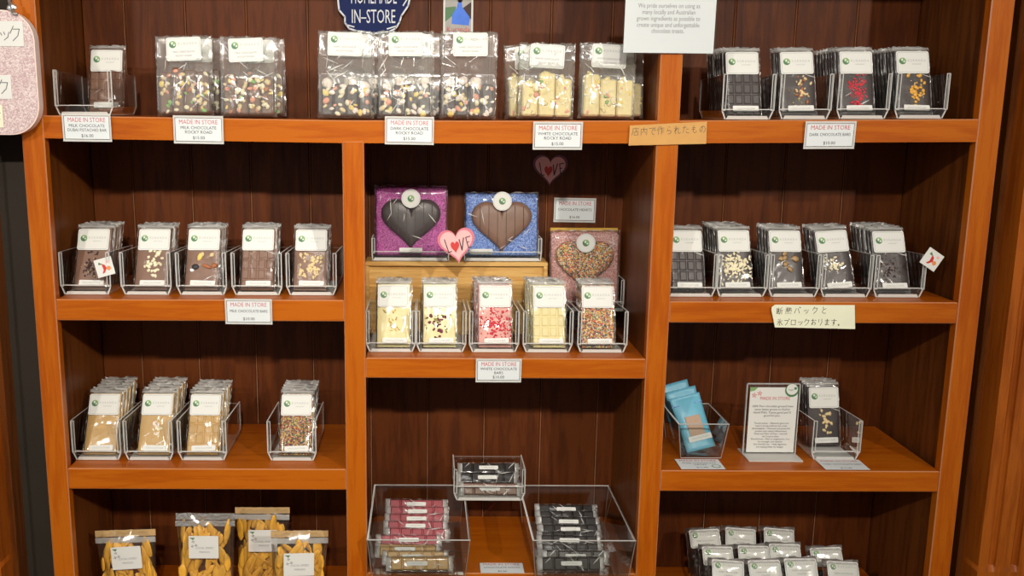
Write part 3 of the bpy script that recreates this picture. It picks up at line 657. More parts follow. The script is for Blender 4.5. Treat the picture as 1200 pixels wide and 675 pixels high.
# ------------------------------------------------------------------ rocky road bags
GW, GL = .108, .160
BAGH = {'m': .151, 'd': .165, 'w': .143}
BAGW = {k: [wrap_mesh(GW, BAGH[k], .036, s+ord(k), amp=.0034, nx=28, nz=40, kf='bagfilm', kc='bagfilm', crimp=.03, zb=-.001, taper=.50 if k != 'w' else .56, nf=22, ncr=13) for s in (11, 12, 13)] for k in 'mdw'}
def rocky(kind, seed):
    rr = random.Random(seed); mb = MB()
    base = {'m': 'rocky', 'd': 'rockyd', 'w': 'rockyw'}[kind]
    bits = {'m': ['pale', 'nut', 'ymallow', 'pmallow', 'gsweet', 'almond', 'pale', 'nut'], 'd': ['mallow', 'pale', 'pmallow', 'ymallow', 'nut', 'mallow'],
            'w': ['rockyw', 'pale', 'gsweet', 'ymallow', 'pmallow', 'rockyw']}[kind]
    n = 3 if kind == 'w' else 4; w = GW*.88/n; h0 = {'m': .080, 'd': .060, 'w': .076}[kind]
    for i in range(n):
        x0 = -GW*.43+i*w; h = h0*rr.uniform(.86, 1.12); T = Matrix.Rotation(R(rr.uniform(-3, 3)), 4, 'Y')
        mb.box(x0+.0008, x0+w-.0008, -.014+rr.uniform(-.002, .002), .014, .003, h, base, bev=.003)
        for q in range({'m': 14, 'd': 10, 'w': 8}[kind]):
            r = rr.uniform(.0038, .0072 if kind == 'd' else .0064)
            mb.lump((x0+rr.uniform(.1, .9)*w, -.0145, rr.uniform(.006, h-.004)), (r*rr.uniform(.6, 1), r*.35, r), rr.choice(bits), rr.random(), jag=.14)
        if kind == 'd' and rr.random() < .7:
            r = rr.uniform(.009, .012); mb.lump((x0+w/2, -.008, h+.004), (r, r*.7, r*1.1), 'mallow', rr.random(), sub=2, jag=.10)
        if kind == 'w':
            mb.lump((x0+w*.4, -.002, h), (w*.30, .010, .005), 'rockyw', rr.random(), sub=2, jag=.2)
    return mb.mesh('rocky_road_pieces')
BLBL = {k: sticker_mesh(.066, .0445, [t, 'ROCKY ROAD']) for k, t in (('m', 'MILK CHOCOLATE'), ('d', 'DARK CHOCOLATE'), ('w', 'WHITE CHOCOLATE'))}
ROCK = {k: [rocky(k, 20+i+ord(k)) for i in range(3)] for k in 'mdw'}
def rbag(u, y, kind, i, label, lx=0, lean=6, rz=0, front=True):
    lz = BAGH[kind]-.0265
    x = ux(u, y, .05); z = z_top(x)
    b = thing('rocky_road_bag', label, 'bag of chocolate', (x, y, z+.0040), (R(-lean), R(rnd.uniform(-1.4, 1.4)), R(rz)), 'clear bags of rocky road on the top shelf')
    put('rocky_road_pieces', ROCK[kind][i % 3], b); put('wrapper', BAGW[kind][i % 3], b)
    put('label', BLBL[kind], b, loc=(lx, -.0070, lz), rot=(R(-2), R(rnd.uniform(-2.5, 2.5)), 0))
rbag(217, .040, 'm', 0, 'clear bag of milk rocky road nearest the small tray, top left shelf', lx=.001)
rbag(229, .092, 'm', 2, 'clear bag of milk rocky road directly behind the leftmost bag, top left shelf')
rbag(291, .040, 'm', 1, 'clear bag of milk rocky road with pink wafer, right one of two, top left shelf', lx=-.004)
rbag(303, .092, 'm', 0, 'clear bag tucked behind the right milk rocky road bag, top left shelf')
rbag(405, .040, 'd', 0, 'clear bag of dark rocky road under the left half of the blue plaque', lx=-.002)
rbag(415, .092, 'd', 1, 'clear bag behind the dark rocky road bag nearest the blue plaque')
rbag(475, .040, 'd', 1, 'clear bag of dark rocky road in the middle of three dark ones', lx=.001)
rbag(487, .092, 'd', 2, 'clear bag behind the middle dark rocky road bag')
rbag(548, .040, 'd', 2, 'clear bag of dark rocky road below the small blue picture card', lx=.002)
rbag(639, .040, 'w', 0, 'clear bag of white rocky road, left one of the two front white ones', lx=0)
rbag(624, .092, 'w', 1, 'clear bag of white rocky road behind the left white bag')
rbag(711, .040, 'w', 1, 'clear bag of white rocky road beside the upright, right one of two', lx=.001)
rbag(722, .092, 'w', 2, 'clear bag behind the right white rocky road bag, next to the upright')

# ------------------------------------------------------------------ price tags, notes, signs
def price_tag(loc, rot, lines, price, label, w=.094, h=.053, red=True, sleeve=True):
    t = thing('price_tag', label, 'price tag', loc, rot, 'white price cards')
    if sleeve:
        s = MB(); s.box(-w/2, w/2, -.0004, .0008, -h/2, h/2, 'acrylic')
        for a, b, c, d in ((-w/2, w/2, h/2-.004, h/2), (-w/2, w/2, -h/2, -h/2+.004), (-w/2, -w/2+.003, -h/2+.004, h/2-.004), (w/2-.003, w/2, -h/2+.004, h/2-.004)):
            s.box(a, b, -.0016, -.0004, c, d, 'edge')
        s.build('sleeve', t)
    c = MB(); cw, ch = (w-.008, h-.010) if sleeve else (w, h)
    c.box(-cw/2, cw/2, -.0011, -.0005, -ch/2, ch/2, 'paperw'); y = -.0013
    c.text('MADE IN STORE', .0118, 0, ch*.33, y, 'red', maxw=cw*.84)
    n = len(lines)
    for i, l in enumerate(lines): c.text(l, .0080, 0, ch*(.08 if n > 1 else .02)-i*.0082, y, 'ink', maxw=cw*.88)
    c.text(price, .0084, 0, -ch*.36, y, 'ink')
    c.build('card', t)
    return t
def tag_at(u0, u1, v0, v1, lines, price, label, Y=-.004, rot=(R(-3), 0, 0)):
    p = at((u0+u1)/2, (v0+v1)/2, Y); a, b = at(u0, (v0+v1)/2, Y), at(u1, (v0+v1)/2, Y); h = at(u0, v0, Y).z-at(u0, v1, Y).z
    price_tag(p, rot, lines, price, label, w=b.x-a.x, h=h)
tag_at(73.5, 130.5, 133, 166, ['MILK CHOCOLATE', 'DUBAI PISTACHIO BAR'], '$16.00', 'price card for the milk chocolate pistachio bar under the nearly empty tray', rot=(R(3), R(.5), 0))
tag_at(203.5, 262, 135.5, 168.5, ['MILK CHOCOLATE', 'ROCKY ROAD'], '$15.00', 'price card for milk chocolate rocky road on the top shelf edge', rot=(R(3), R(.7), 0))
tag_at(451, 508.5, 136.5, 169.5, ['DARK CHOCOLATE', 'ROCKY ROAD'], '$15.00', 'price card for dark chocolate rocky road on the top shelf edge', rot=(R(3), R(.7), 0))
tag_at(624.5, 682.5, 142.5, 175.5, ['WHITE CHOCOLATE', 'ROCKY ROAD'], '$15.00', 'price card for white chocolate rocky road on the top shelf edge', rot=(R(3), 0, 0))
tag_at(942.5, 1002, 142, 174.5, ['DARK CHOCOLATE BARS'], '$10.00', 'price card for dark chocolate bars at the right of the top shelf edge', rot=(R(3), R(-.4), 0))
tag_at(264, 319, 350, 380, ['MILK CHOCOLATE BARS'], '$10.00', 'price card for milk chocolate bars on the upper left shelf edge', rot=(R(3), R(.4), 0))
tag_at(557.5, 611, 420, 448, ['WHITE CHOCOLATE', 'BARS'], '$10.00', 'price card for white chocolate bars on the centre shelf edge', rot=(R(3), 0, 0))
tag_at(649, 698, 232, 260.5, ['CHOCOLATE HEARTS'], '$16.00', 'price card for chocolate hearts stuck on the back boards', Y=D-.002, rot=(0, R(.8), 0))
def flat_card(u, y0, y1, z, lines, price, label, w=.090):
    yc = (y0+y1)/2; x = ux(u, yc, z)
    t = price_tag((x, yc, z+.0014), (R(-89), 0, 0), lines, price, label, w=w, h=y1-y0, sleeve=False)
    return t
fc = flat_card(820, .004, .056, Z3, ['PURE CHOCOLATE', 'DROPS'], '$12.00', 'white price card lying flat in front of the blue pouches')
gm = MB(); gm.flat(circ(.009, .030, -.012, 14), -.0014, 'dgreen'); gm.flat(circ(.0072, .030, -.012, 14), -.0015, 'paperw'); gm.build('leaf_mark', fc)
flat_card(987, .004, .056, Z3, ['DARK CHOCOLATE BARS'], '$15.00', 'white price card lying flat in front of the peanut bar tray')
flat_card(588, -.002, .040, ZM4, ['CHOCOLATE STICKS'], '$4.00', 'white price card lying flat between the two big stick bins')
# handwritten notes taped over the shelf edges
def note(name, pts, Y, kpaper, writing, label, cat='handwritten note'):
    p = [at(u, v, Y) for u, v in pts]; c = Vector(((min(a.x for a in p)+max(a.x for a in p))/2, Y, (min(a.z for a in p)+max(a.z for a in p))/2))
    mb = MB(); q = [(a.x-c.x, a.z-c.z) for a in p]
    mb.prism(q, -.0005, 0, kpaper); writing(mb, q)
    o = mb.build(name, None, loc=c); o['label'] = label; o['category'] = cat
    return o
def w1(mb, q): hand(mb, '店内で作られたもの', -.068, -.004, .015, .0158, -.0008, 'pencil', .0009, slope=.04)
note('handwritten_note', [(736.5, 170.5), (827.5, 168.5), (828.5, 142.5), (738, 147)], -.0045, 'kraft', w1, 'tan paper strip with pencilled Japanese writing taped across the upright')
def w2(mb, q):
    hand(mb, '断熱バックと', -.073, .005, .0135, .0172, -.0008, 'ink', .0009, slope=.02)
    hand(mb, '氷ブロックおります。', -.071, -.017, .013, .0132, -.0008, 'ink', .0009, slope=0)
note('handwritten_note', [(908, 383.5), (1002, 385.5), (1001.5, 357.5), (908, 357), (904, 360), (904, 364)], -.0045, 'note', w2, 'white paper strip with Japanese writing taped below the dark chocolate bars')
# poster on the upright
P0, P1 = at(730.5, 62, -.006), at(836, 62, -.006); pw = P1.x-P0.x; ph = .150
po = thing('poster', 'white laminated sign about local ingredients hanging on the upright', 'sign', ((P0.x+P1.x)/2, -.006, P0.z+ph/2), (0, R(.4), 0))
s = MB(); s.box(-pw/2, pw/2, -.0006, .0006, -ph/2, ph/2, 'paperw'); lines = ['We pride ourselves on using as', 'many locally and Australian', 'grown ingredients as possible to', 'create unique and unforgettable', 'chocolate treats.']
zz = [at(780, v, -.006).z-(P0.z+ph/2) for v in (7, 14.5, 22, 29.5, 36.5)]
for l, z in zip(lines, zz): s.text(l, .0115, -.003, z, -.0009, 'grey', sx=.78)
s.build('sheet', po)
lm = MB(); rr = random.Random(5); nx, nz = 22, 12; vs = []
for j in range(nz+1):
    for i in range(nx+1): vs.append((-pw/2-.003+(pw+.006)*i/nx, -.0022+rr.uniform(-.0007, .0007)*(2.2 if j < 4 else .5), -ph/2-.003+(ph+.006)*j/nz))
lm.add(vs, [(j*(nx+1)+i, j*(nx+1)+i+1, (j+1)*(nx+1)+i+1, (j+1)*(nx+1)+i) for j in range(nz) for i in range(nx)], 'lamfilm', smooth=True); lm.build('laminate', po)
# navy plaque on the back boards
c = at(437, -6, D-.012)
pl = thing('plaque', 'navy blue scalloped plaque reading homemade in-store on the back boards', 'sign', c)
outl = [(392, -38), (397, 12), (404, 20), (404, 27), (409, 34), (418, 37), (428, 38), (437, 41), (446, 38), (456, 38), (464, 34), (469, 26), (471, 19), (479, 7), (481, -2), (476, -38)]
op = [at(u, v, D-.012) for u, v in outl]; op = [(a.x-c.x, a.z-c.z) for a in op]
mb = MB(); mb.prism(op, -.006, .010, 'navy'); ring(mb, [(x*.985, z*.985-.0005) for x, z in op], .0035, -.0063, 'cream')
for a in (((-.075, .03), (-.072, .004), (-.066, -.006)), ((.076, .012), (.072, -.010), (.064, -.022)), ((-.056, -.062), (-.040, -.066)), ((.030, -.070), (.050, -.064))): mb.line(list(a), .0026, -.0063, 'cream')
zl = [at(437, v, D).z-c.z for v in (-2, 21)]
mb.text('HOMEMADE', .042, .002, zl[0], -.0064, 'cream', maxw=.096); mb.text('IN–STORE', .040, .001, zl[1], -.0064, 'cream', maxw=.092)
mb.build('board', pl)
# small picture card
c = at(537, 10, D-.003); a = at(519.5, 10, D-.003); b = at(554.5, 10, D-.003); w = b.x-a.x; h = .106
mb = MB(); mb.box(-w/2, w/2, -.001, .001, -h/2, h/2, 'paper'); i = .004; y = -.0013
mb.flat([(-w/2+i, -h/2+i), (w/2-i, -h/2+i), (w/2-i, h/2-i), (-w/2+i, h/2-i)], y, 'kgrey')
mb.flat([(-w/2+i, -h*.26), (-w*.10, -h*.10), (-w*.08, h*.04), (-w/2+i, h*.02)], y-.0001, 'dgreen'); mb.flat([(w*.14, h*.0), (w/2-i, h*.13), (w/2-i, -h*.20), (w*.3, -h*.20)], y-.0001, 'nib')
mb.flat([(-w*.22, -h*.30), (w*.36, -h*.33), (w*.40, -h*.18), (w*.14, h*.02), (w*.10, h*.16), (w*.02, h*.16), (-w*.05, h*.02), (-w*.20, -h*.12)], y-.0002, 'sky')
mb.flat(circ(.006, w*.06, h*.17, 12), y-.0002, 'nib'); mb.text('Kuranda', .0145, 0, -h*.41, y-.0003, 'sred', maxw=w*.86)
o = mb.build('picture_card', None, loc=c); o['label'] = 'small picture card with a bright blue shape stuck on the back boards'; o['category'] = 'picture card'
# LOVE hearts
def love(u, v, Y, w, h, rim, face, label, rot=(0, 0, 0)):
    t = thing('love_heart', label, 'heart decoration', at(u, v, Y), rot, 'pink heart cut-outs with lettering')
    MB().prism(list(reversed(heart(w, h))), -.002, .0015, rim).build('backing', t)
    f = MB(); f.prism(list(reversed(heart(w*.86, h*.86, 0, .0005))), -.0028, -.002, face)
    f.flat(list(reversed(heart(w*.23, h*.34, -w*.05, -h*.03))), -.0031, 'sred'); y = -.0032; k = 'ink'; s = w
    f.line([(-s*.31, s*.22), (-s*.24, -s*.13), (-s*.16, -s*.12)], s*.026, y, k)
    f.line([(s*.08, s*.17), (s*.12, -s*.12), (s*.20, s*.20)], s*.030, y, k)
    f.line([(s*.38, s*.22), (s*.26, s*.20), (s*.30, -s*.08), (s*.37, -s*.07)], s*.026, y, k); f.line([(s*.27, s*.07), (s*.34, s*.08)], s*.022, y, k)
    f.build('face', t)
love(644.5, 200, D-.003, .077, .070, 'lovedk', 'lovepink', 'pink heart reading love stuck high on the back boards', (0, R(1), 0))
love(535.5, 288.5, .118, .077, .072, 'loverim', 'lovepink', 'pink heart reading love standing between the magenta and blue heart packs', (R(-6), R(-8), 0))
# square chilli stickers
def chilli(loc, rot, label):
    mb = MB(); w = .036; mb.box(-w/2, w/2, -.0006, .0003, -w/2, w/2, 'paper', bev=.0002); y = -.0008
    mb.flat([(-.004, .008), (.002, .004), (.004, -.003), (-.002, -.011), (-.007, -.012), (-.003, -.005)], y, 'sred'); mb.flat([(-.009, .012), (-.003, .007), (-.005, .006), (-.011, .007)], y-.0001, 'dgreen')
    mb.flat(circ(.0045, .008, -.004, 10), y, 'orangep'); mb.flat(circ(.003, .008, .009, 8), y, 'lovepink')
    o = mb.build('chilli_sticker', None, loc=loc, rot=rot); o['label'] = label; o['category'] = 'sticker'; o['group'] = 'square white stickers with a chilli picture'
p = at(122.5, 313, .042); chilli(p, (R(-8), R(-16), 0), 'white square chilli sticker standing against the cocoa-nib milk bar')
p = at(1092, 304, .038); chilli(p, (R(-4), R(33), 0), 'white square chilli sticker tilted on the rightmost tray, upper right shelf')

# ------------------------------------------------------------------ bamboo riser and heart packs
bx0, bx1, by0, by1, bzt = .6345, 1.0295, .205, .278, -.3064
t = thing('bamboo_box', 'pale bamboo box riser under the magenta and blue heart packs', 'box', ((bx0+bx1)/2, (by0+by1)/2, ZM+.0004))
hw, hd, hh = (bx1-bx0)/2, (by1-by0)/2, bzt-ZM-.0004
MB().box(-hw, hw, -hd+.004, hd, 0, hh, 'bamboo', bev=.002).build('body', t)
f = MB(); e = .009
for q in ((-hw, hw, hh-e, hh), (-hw, hw, 0, e), (-hw, -hw+e, e, hh-e), (hw-e, hw, e, hh-e)): f.box(q[0], q[1], -hd-.003, -hd+.004, q[2], q[3], 'bamboo', bev=.0012)
f.build('front_frame', t)
HEART = {}
def heart_slab(k, w, h, stripes):
    mb = MB(); o = heart(w, h, n=48); n = len(o); vs = []; fs = []
    prof = [(1.0, 0), (1.0, -.005), (.95, -.010), (.84, -.0125), (.5, -.0135)]
    for s_, y in prof: vs += [(p[0]*s_, y, p[1]*s_) for p in o]
    for j in range(len(prof)-1): fs += [(j*n+i, (j+1)*n+i, (j+1)*n+(i+1) % n, j*n+(i+1) % n) for i in range(n)]
    fs.append(tuple((len(prof)-1)*n+i for i in reversed(range(n))))
    mb.add(vs, fs, k, smooth=True)
    if stripes:                                           # moulded vertical ribs
        for i in range(1, 7):
            x = -w/2+w*i/7; zs = []
            for a, b in zip(o, o[1:]+o[:1]):
                if (a[0]-x)*(b[0]-x) <= 0 and a[0] != b[0]: zs.append(a[1]+(b[1]-a[1])*(x-a[0])/(b[0]-a[0]))
            if len(zs) >= 2: mb.box(x-.0006, x+.0006, -.0140, -.009, min(zs)*.86, max(zs)*.86, 'nib')
    return mb.mesh('chocolate_heart')
rl = MB(); rl.prism(circ(.0205, n=28), -.0006, 0, 'paper'); ring(rl, circ(.0185, n=28), .0005, -.0008, 'lgrey'); logo(rl, .0075, 0, 0, -.0009); RL = rl.mesh('round_label')
def heart_pack(u, y, z, w, h, hw_, hh_, hz, card, choc, label, lean=7, rl_at=(0, .13), rz=0, strip_at=None, gold=False):
    x = ux(u, y, z+h/2)
    t = thing('heart_pack', label, 'heart chocolate', (x, y, z), (R(-lean), R(rz), 0), 'chocolate hearts in square clear packs')
    c = MB(); c.box(-w/2, w/2, .002, .008, 0, h, card, bev=.001); c.build('backing_card', t)
    put('chocolate_heart', heart_slab(choc, hw_, hh_, choc in ('milk', 'dark')), t, loc=(0, .0018, hz))
    put('wrapper', wrap_mesh(w+.004, h+.003, .026, len(label), amp=.0022, nx=16, nz=16, kf='film', kc='crimp', crimp=.004, zb=-.0005, ncr=9), t)
    put('round_label', RL, t, loc=(rl_at[0], -.0172, rl_at[1]))
    if strip_at: put('name_strip', STRIP, t, loc=(strip_at[0], -.0172, strip_at[1]))
    if gold: MB().box(-w/2, w/2, .0085, .0115, h-.008, h+.008, 'gold').build('gold_band', t)
    return t
hz = bzt+.0006
HT = u_tray(.168, .060, .050, .050, .021, tp=.002)
for u, lab in ((481, 'clear shallow tray holding the magenta heart pack on the bamboo box'), (589, 'clear shallow tray holding the blue heart pack on the bamboo box')):
    tray(ux(u, .212, hz), .212, hz, lab, HT)
heart_pack(481.5, .236, hz+.0082, .154, .150, .130, .112, .068, 'magenta', 'dark', 'dark chocolate heart on magenta glitter in clear pack on the bamboo box', rl_at=(0, .124), strip_at=(0, .012))
heart_pack(588, .236, hz+.0082, .156, .136, .132, .114, .062, 'bluegl', 'milk', 'milk chocolate heart on blue glitter in clear pack on the bamboo box', rl_at=(0, .119), strip_at=(-.045, .010))
rx = ux(686, .215, ZM)
rt = thing('acrylic_riser', 'clear acrylic riser under the rose-coloured sprinkle heart pack', 'riser', (rx, .208, ZM+.0005))
r_ = MB(); r_.box(-.080, .080, 0, .068, .047, .050, 'acrylic'); r_.build('top', rt)
for sx in (-1, 1): MB().box(min(sx*.080, sx*.077), max(sx*.080, sx*.077), 0, .068, 0, .047, 'acrylic').build('side', rt)
tray(rx, .210, ZM+.0506, 'clear tray holding the rose-coloured sprinkle heart pack at right of the centre shelf', u_tray(.160, .064, .070, .070, .022, tp=.002))
heart_pack(685, .226, ZM+.0590, .148, .164, .128, .112, .088, 'rosegl', 'sprink', 'sprinkle-covered heart on rose glitter in clear pack behind the sprinkle bars', lean=5, rl_at=(0, .140), gold=True)

# ------------------------------------------------------------------ hanging pink sign at the left end
Yp = -.030
c = at(-44, 84, Yp); a = at(43, 84, Yp); tp = at(0, 11.5, Yp).z; bt = at(0, 158, Yp).z
w = 2*(a.x-c.x); h = tp-bt; c.z = (tp+bt)/2
t = thing('hanging_sign', 'pale pink glittery rounded board with handwritten slips hanging at the left end', 'sign', c)
MB().prism(rrect(w, h, .055, 10), 0, .020, 'pinkrim').build('rim', t)
MB().prism(rrect(w-.005, h-.005, .0525, 10), -.0012, -.0001, 'pinkgl').build('panel', t)
def slip(u1, v0, v1, txt, hgt, adv, tilt=0):
    p0 = at(u1, v0, Yp); p1 = at(u1, v1, Yp); x1 = p1.x-c.x; z0 = p1.z-c.z; z1 = p0.z-c.z
    mb = MB(); x0 = x1-.115; mb.box(x0, x1, -.0024, -.0014, z0, z1, 'paper')
    hand(mb, txt, x1-.007-adv*len(txt), z0+(z1-z0)*.22, hgt, adv, -.0027, 'ink', .0012)
    mb.build('paper_slip', t)
slip(29, 25, 54.5, '断熱バック', .026, .0195); slip(15, 88, 116, '氷ブロック', .025, .0185)
mb = MB(); q = at(4, 136, Yp); z = q.z-c.z
mb.box(-.02, q.x-c.x, -.0024, -.0014, z-.021, z+.020, 'note'); hand(mb, 'あ' if 'あ' in HW else 'お', q.x-c.x-.026, z-.013, .026, .03, -.0027, 'ink', .0013); mb.build('paper_slip', t)
k = MB(); q = at(14, 9, Yp-.003); kx, kz = q.x-c.x, q.z-c.z
k.tube((kx-.004, -.004, kz+.016), (kx+.002, -.004, kz-.010), .0032, 'silver'); k.tube((kx+.002, -.004, kz-.010), (kx+.010, -.004, kz-.012), .0028, 'silver')
k.tube((kx-.004, .004, kz+.016), (kx-.006, .012, kz+.05), .0016, 'silver'); k.lump((kx, -.004, kz), (.006, .003, .009), 'silver', 3); k.build('clasp', t)

# ------------------------------------------------------------------ lower right shelf: pouches, card stand
def open_bin(wt, wb, d, db, h, t=.003):
    o = [(-wt/2, -d/2, h), (wt/2, -d/2, h), (wt/2, d/2, h), (-wt/2, d/2, h), (-wb/2, -db/2, 0), (wb/2, -db/2, 0), (wb/2, db/2, 0), (-wb/2, db/2, 0)]
    i = [(x-math.copysign(t, x), y-math.copysign(t, y), z if z > 0 else t) for x, y, z in o]
    w = MB(); vs = o+i
    for a, b in ((0, 1), (1, 2), (2, 3), (3, 0)):
        w.add(vs, [(a, b, b+4, a+4), (a+8, a+12, b+12, b+8)], 'acrylic'); w.add(vs, [(a, a+8, b+8, b)], 'edge')
    for a in range(4):
        w.tube(o[a], o[a+4], .0011, 'edge'); w.tube(o[a], o[(a+1) % 4], .0013, 'edge')
    b_ = MB(); b_.add(vs, [(4, 5, 6, 7), (12, 15, 14, 13)], 'acrylic'); b_.tube(o[4], o[5], .001, 'edge')
    return w.mesh('walls'), b_.mesh('base')
bw, bb = open_bin(.104, .084, .140, .126, .076)
bxp = ux(824, .06, Z3+.06)
t = thing('acrylic_bin', 'clear flared acrylic bin holding the light blue pouches, lower right shelf', 'display bin', (bxp, .128, Z3+.0024)); put('walls', bw, t); put('base', bb, t)
def pouch_mesh(w, h, t, k, seed, gus=True, amp=.0012, z_seal=.030):
    rr = random.Random(seed); mb = MB(); nx, nz = 12, 16; vs = []
    for side in (-1, 1):
        for j in range(nz+1):
            for i in range(nx+1):
                a = abs(2*i/nx-1); b = j/nz
                th = t/2*(1-a**3)*max(0, min(1, (1-b)/.30+.0))**.7*(1 if b < .7 else 1)+.0006
                ww = w*(1-.05*(1-abs(2*b-1)))*(.93+.07*b)
                vs.append((-ww/2+ww*i/nx, side*th+(rr.uniform(-amp, amp) if 0 < i < nx else 0), h*b))
    n = (nx+1)*(nz+1); fs = []
    for s_ in (0, 1):
        for j in range(nz):
            for i in range(nx):
                q = (s_*n+j*(nx+1)+i, s_*n+j*(nx+1)+i+1, s_*n+(j+1)*(nx+1)+i+1, s_*n+(j+1)*(nx+1)+i)
                fs.append(q if s_ == 0 else tuple(reversed(q)))
    for j in range(nz): fs += [(j*(nx+1), (j+1)*(nx+1), n+(j+1)*(nx+1), n+j*(nx+1)), (j*(nx+1)+nx, n+j*(nx+1)+nx, n+(j+1)*(nx+1)+nx, (j+1)*(nx+1)+nx)]
    fs += [(i, i+1, n+i+1, n+i) for i in range(nx)]+[(nz*(nx+1)+i, n+nz*(nx+1)+i, n+nz*(nx+1)+i+1, nz*(nx+1)+i+1) for i in range(nx)]
    return mb.add(vs, fs, k, smooth=True)
def blue_pouch(loc, rot, label, window=True, strip_=False):
    t = thing('blue_pouch', label, 'pouch', loc, rot, 'light blue stand-up pouches')
    pouch_mesh(.068, .118, .016, 'blpouch', 4, amp=.0007).build('pouch', t)
    f = MB(); f.flat(circ(.0042, 0, .108, 12), -.0030, 'hole')
    f.line([(-.033, .098), (.033, .098)], .0016, -.0052, 'bluegl'); f.build('hang_hole', t)
    if window:
        g = MB(); g.prism([(-.016, .028), (.016, .028), (.016, .072), (-.016, .072)], -.0102, -.009, 'bwindow'); g.build('window', t)
    if strip_: put('name_strip', STRIP, t, loc=(.002, -.0110, .024))
    return t
bz = Z3+.0042
pb = Z3+.0170
def bp(u_top, v_top, Yt, u_bot, Yb, zb, label, **kw):
    a = at(u_top, v_top, Yt); b = Vector((ux(u_bot, Yb, zb), Yb, zb)); d = (a-b).normalized()
    x = Vector((1, 0, 0)); x = (x-d*x.dot(d)).normalized(); y = d.cross(x)
    return blue_pouch(b, Matrix((x, y, d)).transposed().to_euler(), label, **kw)
bp(788, 450, .196, 805, .170, pb-.002, 'light blue pouch standing tallest at the back of the flared bin', window=False)
bp(799, 464, .156, 814, .128, pb-.004, 'light blue pouch second from the back in the flared bin, hanging hole at top')
bp(809, 487, .120, 822, .086, pb-.004, 'light blue pouch lowest at the front of the flared bin, brown window', strip_=True)

# card stand
p0 = at(870, 531.5, .090); p1 = at(932, 531.5, .090); cw = p1.x-p0.x; xc = (p0.x+p1.x)/2
t = thing('card_stand', 'clear acrylic stand with a white Made in Store information card, lower right shelf', 'sign', (xc, .090, Z3+.0006))
b_ = MB(); b_.box(-cw/2, cw/2, -.042, .030, 0, .0026, 'acryl_base'); b_.build('foot', t)
b_ = MB(); b_.box(-cw/2, cw/2, 0, .0022, .0026, .156, 'acrylic'); b_.box(-cw/2, cw/2, .0036, .0056, .0026, .156, 'acrylic')
for q in ((-cw/2, -cw/2+.0016, .0026, .156), (cw/2-.0016, cw/2, .0026, .156), (-cw/2, cw/2, .1545, .156)): b_.box(q[0], q[1], -.0003, .0057, q[2], q[3], 'edge')
b_.build('holder', t)
cdm = MB(); cw2 = cw-.012; cdm.box(-cw2/2+.001, cw2/2+.001, -.0012, -.0004, .006, .148, 'paper'); y = -.0015
cdm.text('MADE IN STORE', .0100, .004, .124, y, 'red', maxw=.062)
for i, l in enumerate(('100% Pure chocolate ground from', 'cacao beans grown on Karkar', 'Island PNG. Tastes good and IS', 'good for you.')): cdm.text(l, .0062, 0, .107-.0068*i, y, 'ink', maxw=cw2*.9)
for i, l in enumerate(('Theobromine – Flavanols gives the', 'heart a break without the crash', 'Antioxidants – Flavanols are powerful', 'protect and reduce inflammation', 'Dairy and Palm oil free – smooth', 'and natural taste', 'Mood boost – Rich in magnesium, iron', 'for strength and stamina', 'Gut friendly too – Help digestion', 'and staying fuller for longer')):
    cdm.text(l, .0052, 0, .070-.0058*i, y, 'ink', maxw=cw2*(.92 if i % 2 == 0 else .66))
cdm.flat(circ(.0145, cw2/2-.012, .142, 22), y, 'dgreen'); cdm.flat(circ(.0118, cw2/2-.012, .144, 22), y-.0002, 'paper'); cdm.flat(circ(.003, cw2/2-.005, .146, 10), y-.0003, 'dgreen')
cdm.text('Vegan', .005, cw2/2-.014, .143, y-.0003, 'dgreen')
cdm.flat([(-cw2/2+.001, .148), (-cw2/2+.017, .148), (-cw2/2+.010, .141), (-cw2/2+.001, .139)], y, 'green')
for px, pz in ((-cw2/2+.010, .131), (-cw2/2+.021, .135)):
    for a_ in range(5): cdm.flat([(px, pz), (px+.0055*math.cos(a_*1.26), pz+.0055*math.sin(a_*1.26)), (px+.0045*math.cos(a_*1.26+.5), pz+.0045*math.sin(a_*1.26+.5))], y, 'sred')
cdm.build('card', t)

# ------------------------------------------------------------------ big bins with chocolate sticks
BWt, BWb, BD, BDb, BH = .207, .190, .285, .262, .086
big = open_bin(BWt, BWb, BD, BDb, BH)
xb1 = ux(489.5, -.03, ZM4+BH); xb2 = ux(684.5, -.03, ZM4+BH)
xb2 = min(xb2, B0-BWt/2-.0045); xb1 = max(xb1, A1+BWt/2+.0025)
for x, lab in ((xb1, 'large clear acrylic bin of pink and caramel chocolate sticks on the bottom centre shelf'), (xb2, 'large clear acrylic bin of dark chocolate sticks on the bottom centre shelf')):
    t = thing('acrylic_bin', lab, 'display bin', (x, .110, ZM4+.0024)); put('walls', big[0], t); put('base', big[1], t)
def stick_meshes(k, L=.120, n=5):
    mb = MB(); cw = L/n
    mb.box(-L/2, L/2, -.001, .005, -.0125, .0125, k)
    for i in range(n):
        x0, x1 = -L/2+i*cw+.0007, -L/2+(i+1)*cw-.0007; b = .0022; z = .0123
        mb.add([(x0,-.001,-z),(x1,-.001,-z),(x1,-.001,z),(x0,-.001,z),(x0+b,-.0055,-z+b),(x1-b,-.0055,-z+b),(x1-b,-.0055,z-b),(x0+b,-.0055,z-b)], [(4,5,6,7),(0,1,5,4),(1,2,6,5),(2,3,7,6),(3,0,4,7)], k)
    return mb.mesh('slab')
STK = {k: stick_meshes('dstick' if k == 'dark' else k) for k in ('ruby', 'caramel', 'dark', 'milk')}
rotm = Matrix.Rotation(R(90), 4, 'Y')
SWM = [wrap_mesh(.030, .140, .0125, q, amp=.0016, nx=8, nz=26, kc='crimp', crimp=.010, zb=-.070, both=True, ncr=3+q % 3) for q in (9, 10, 14, 17, 21)]
for m_ in SWM:
    for v in m_.vertices: v.co = Vector((v.co.z, v.co.y, -v.co.x))
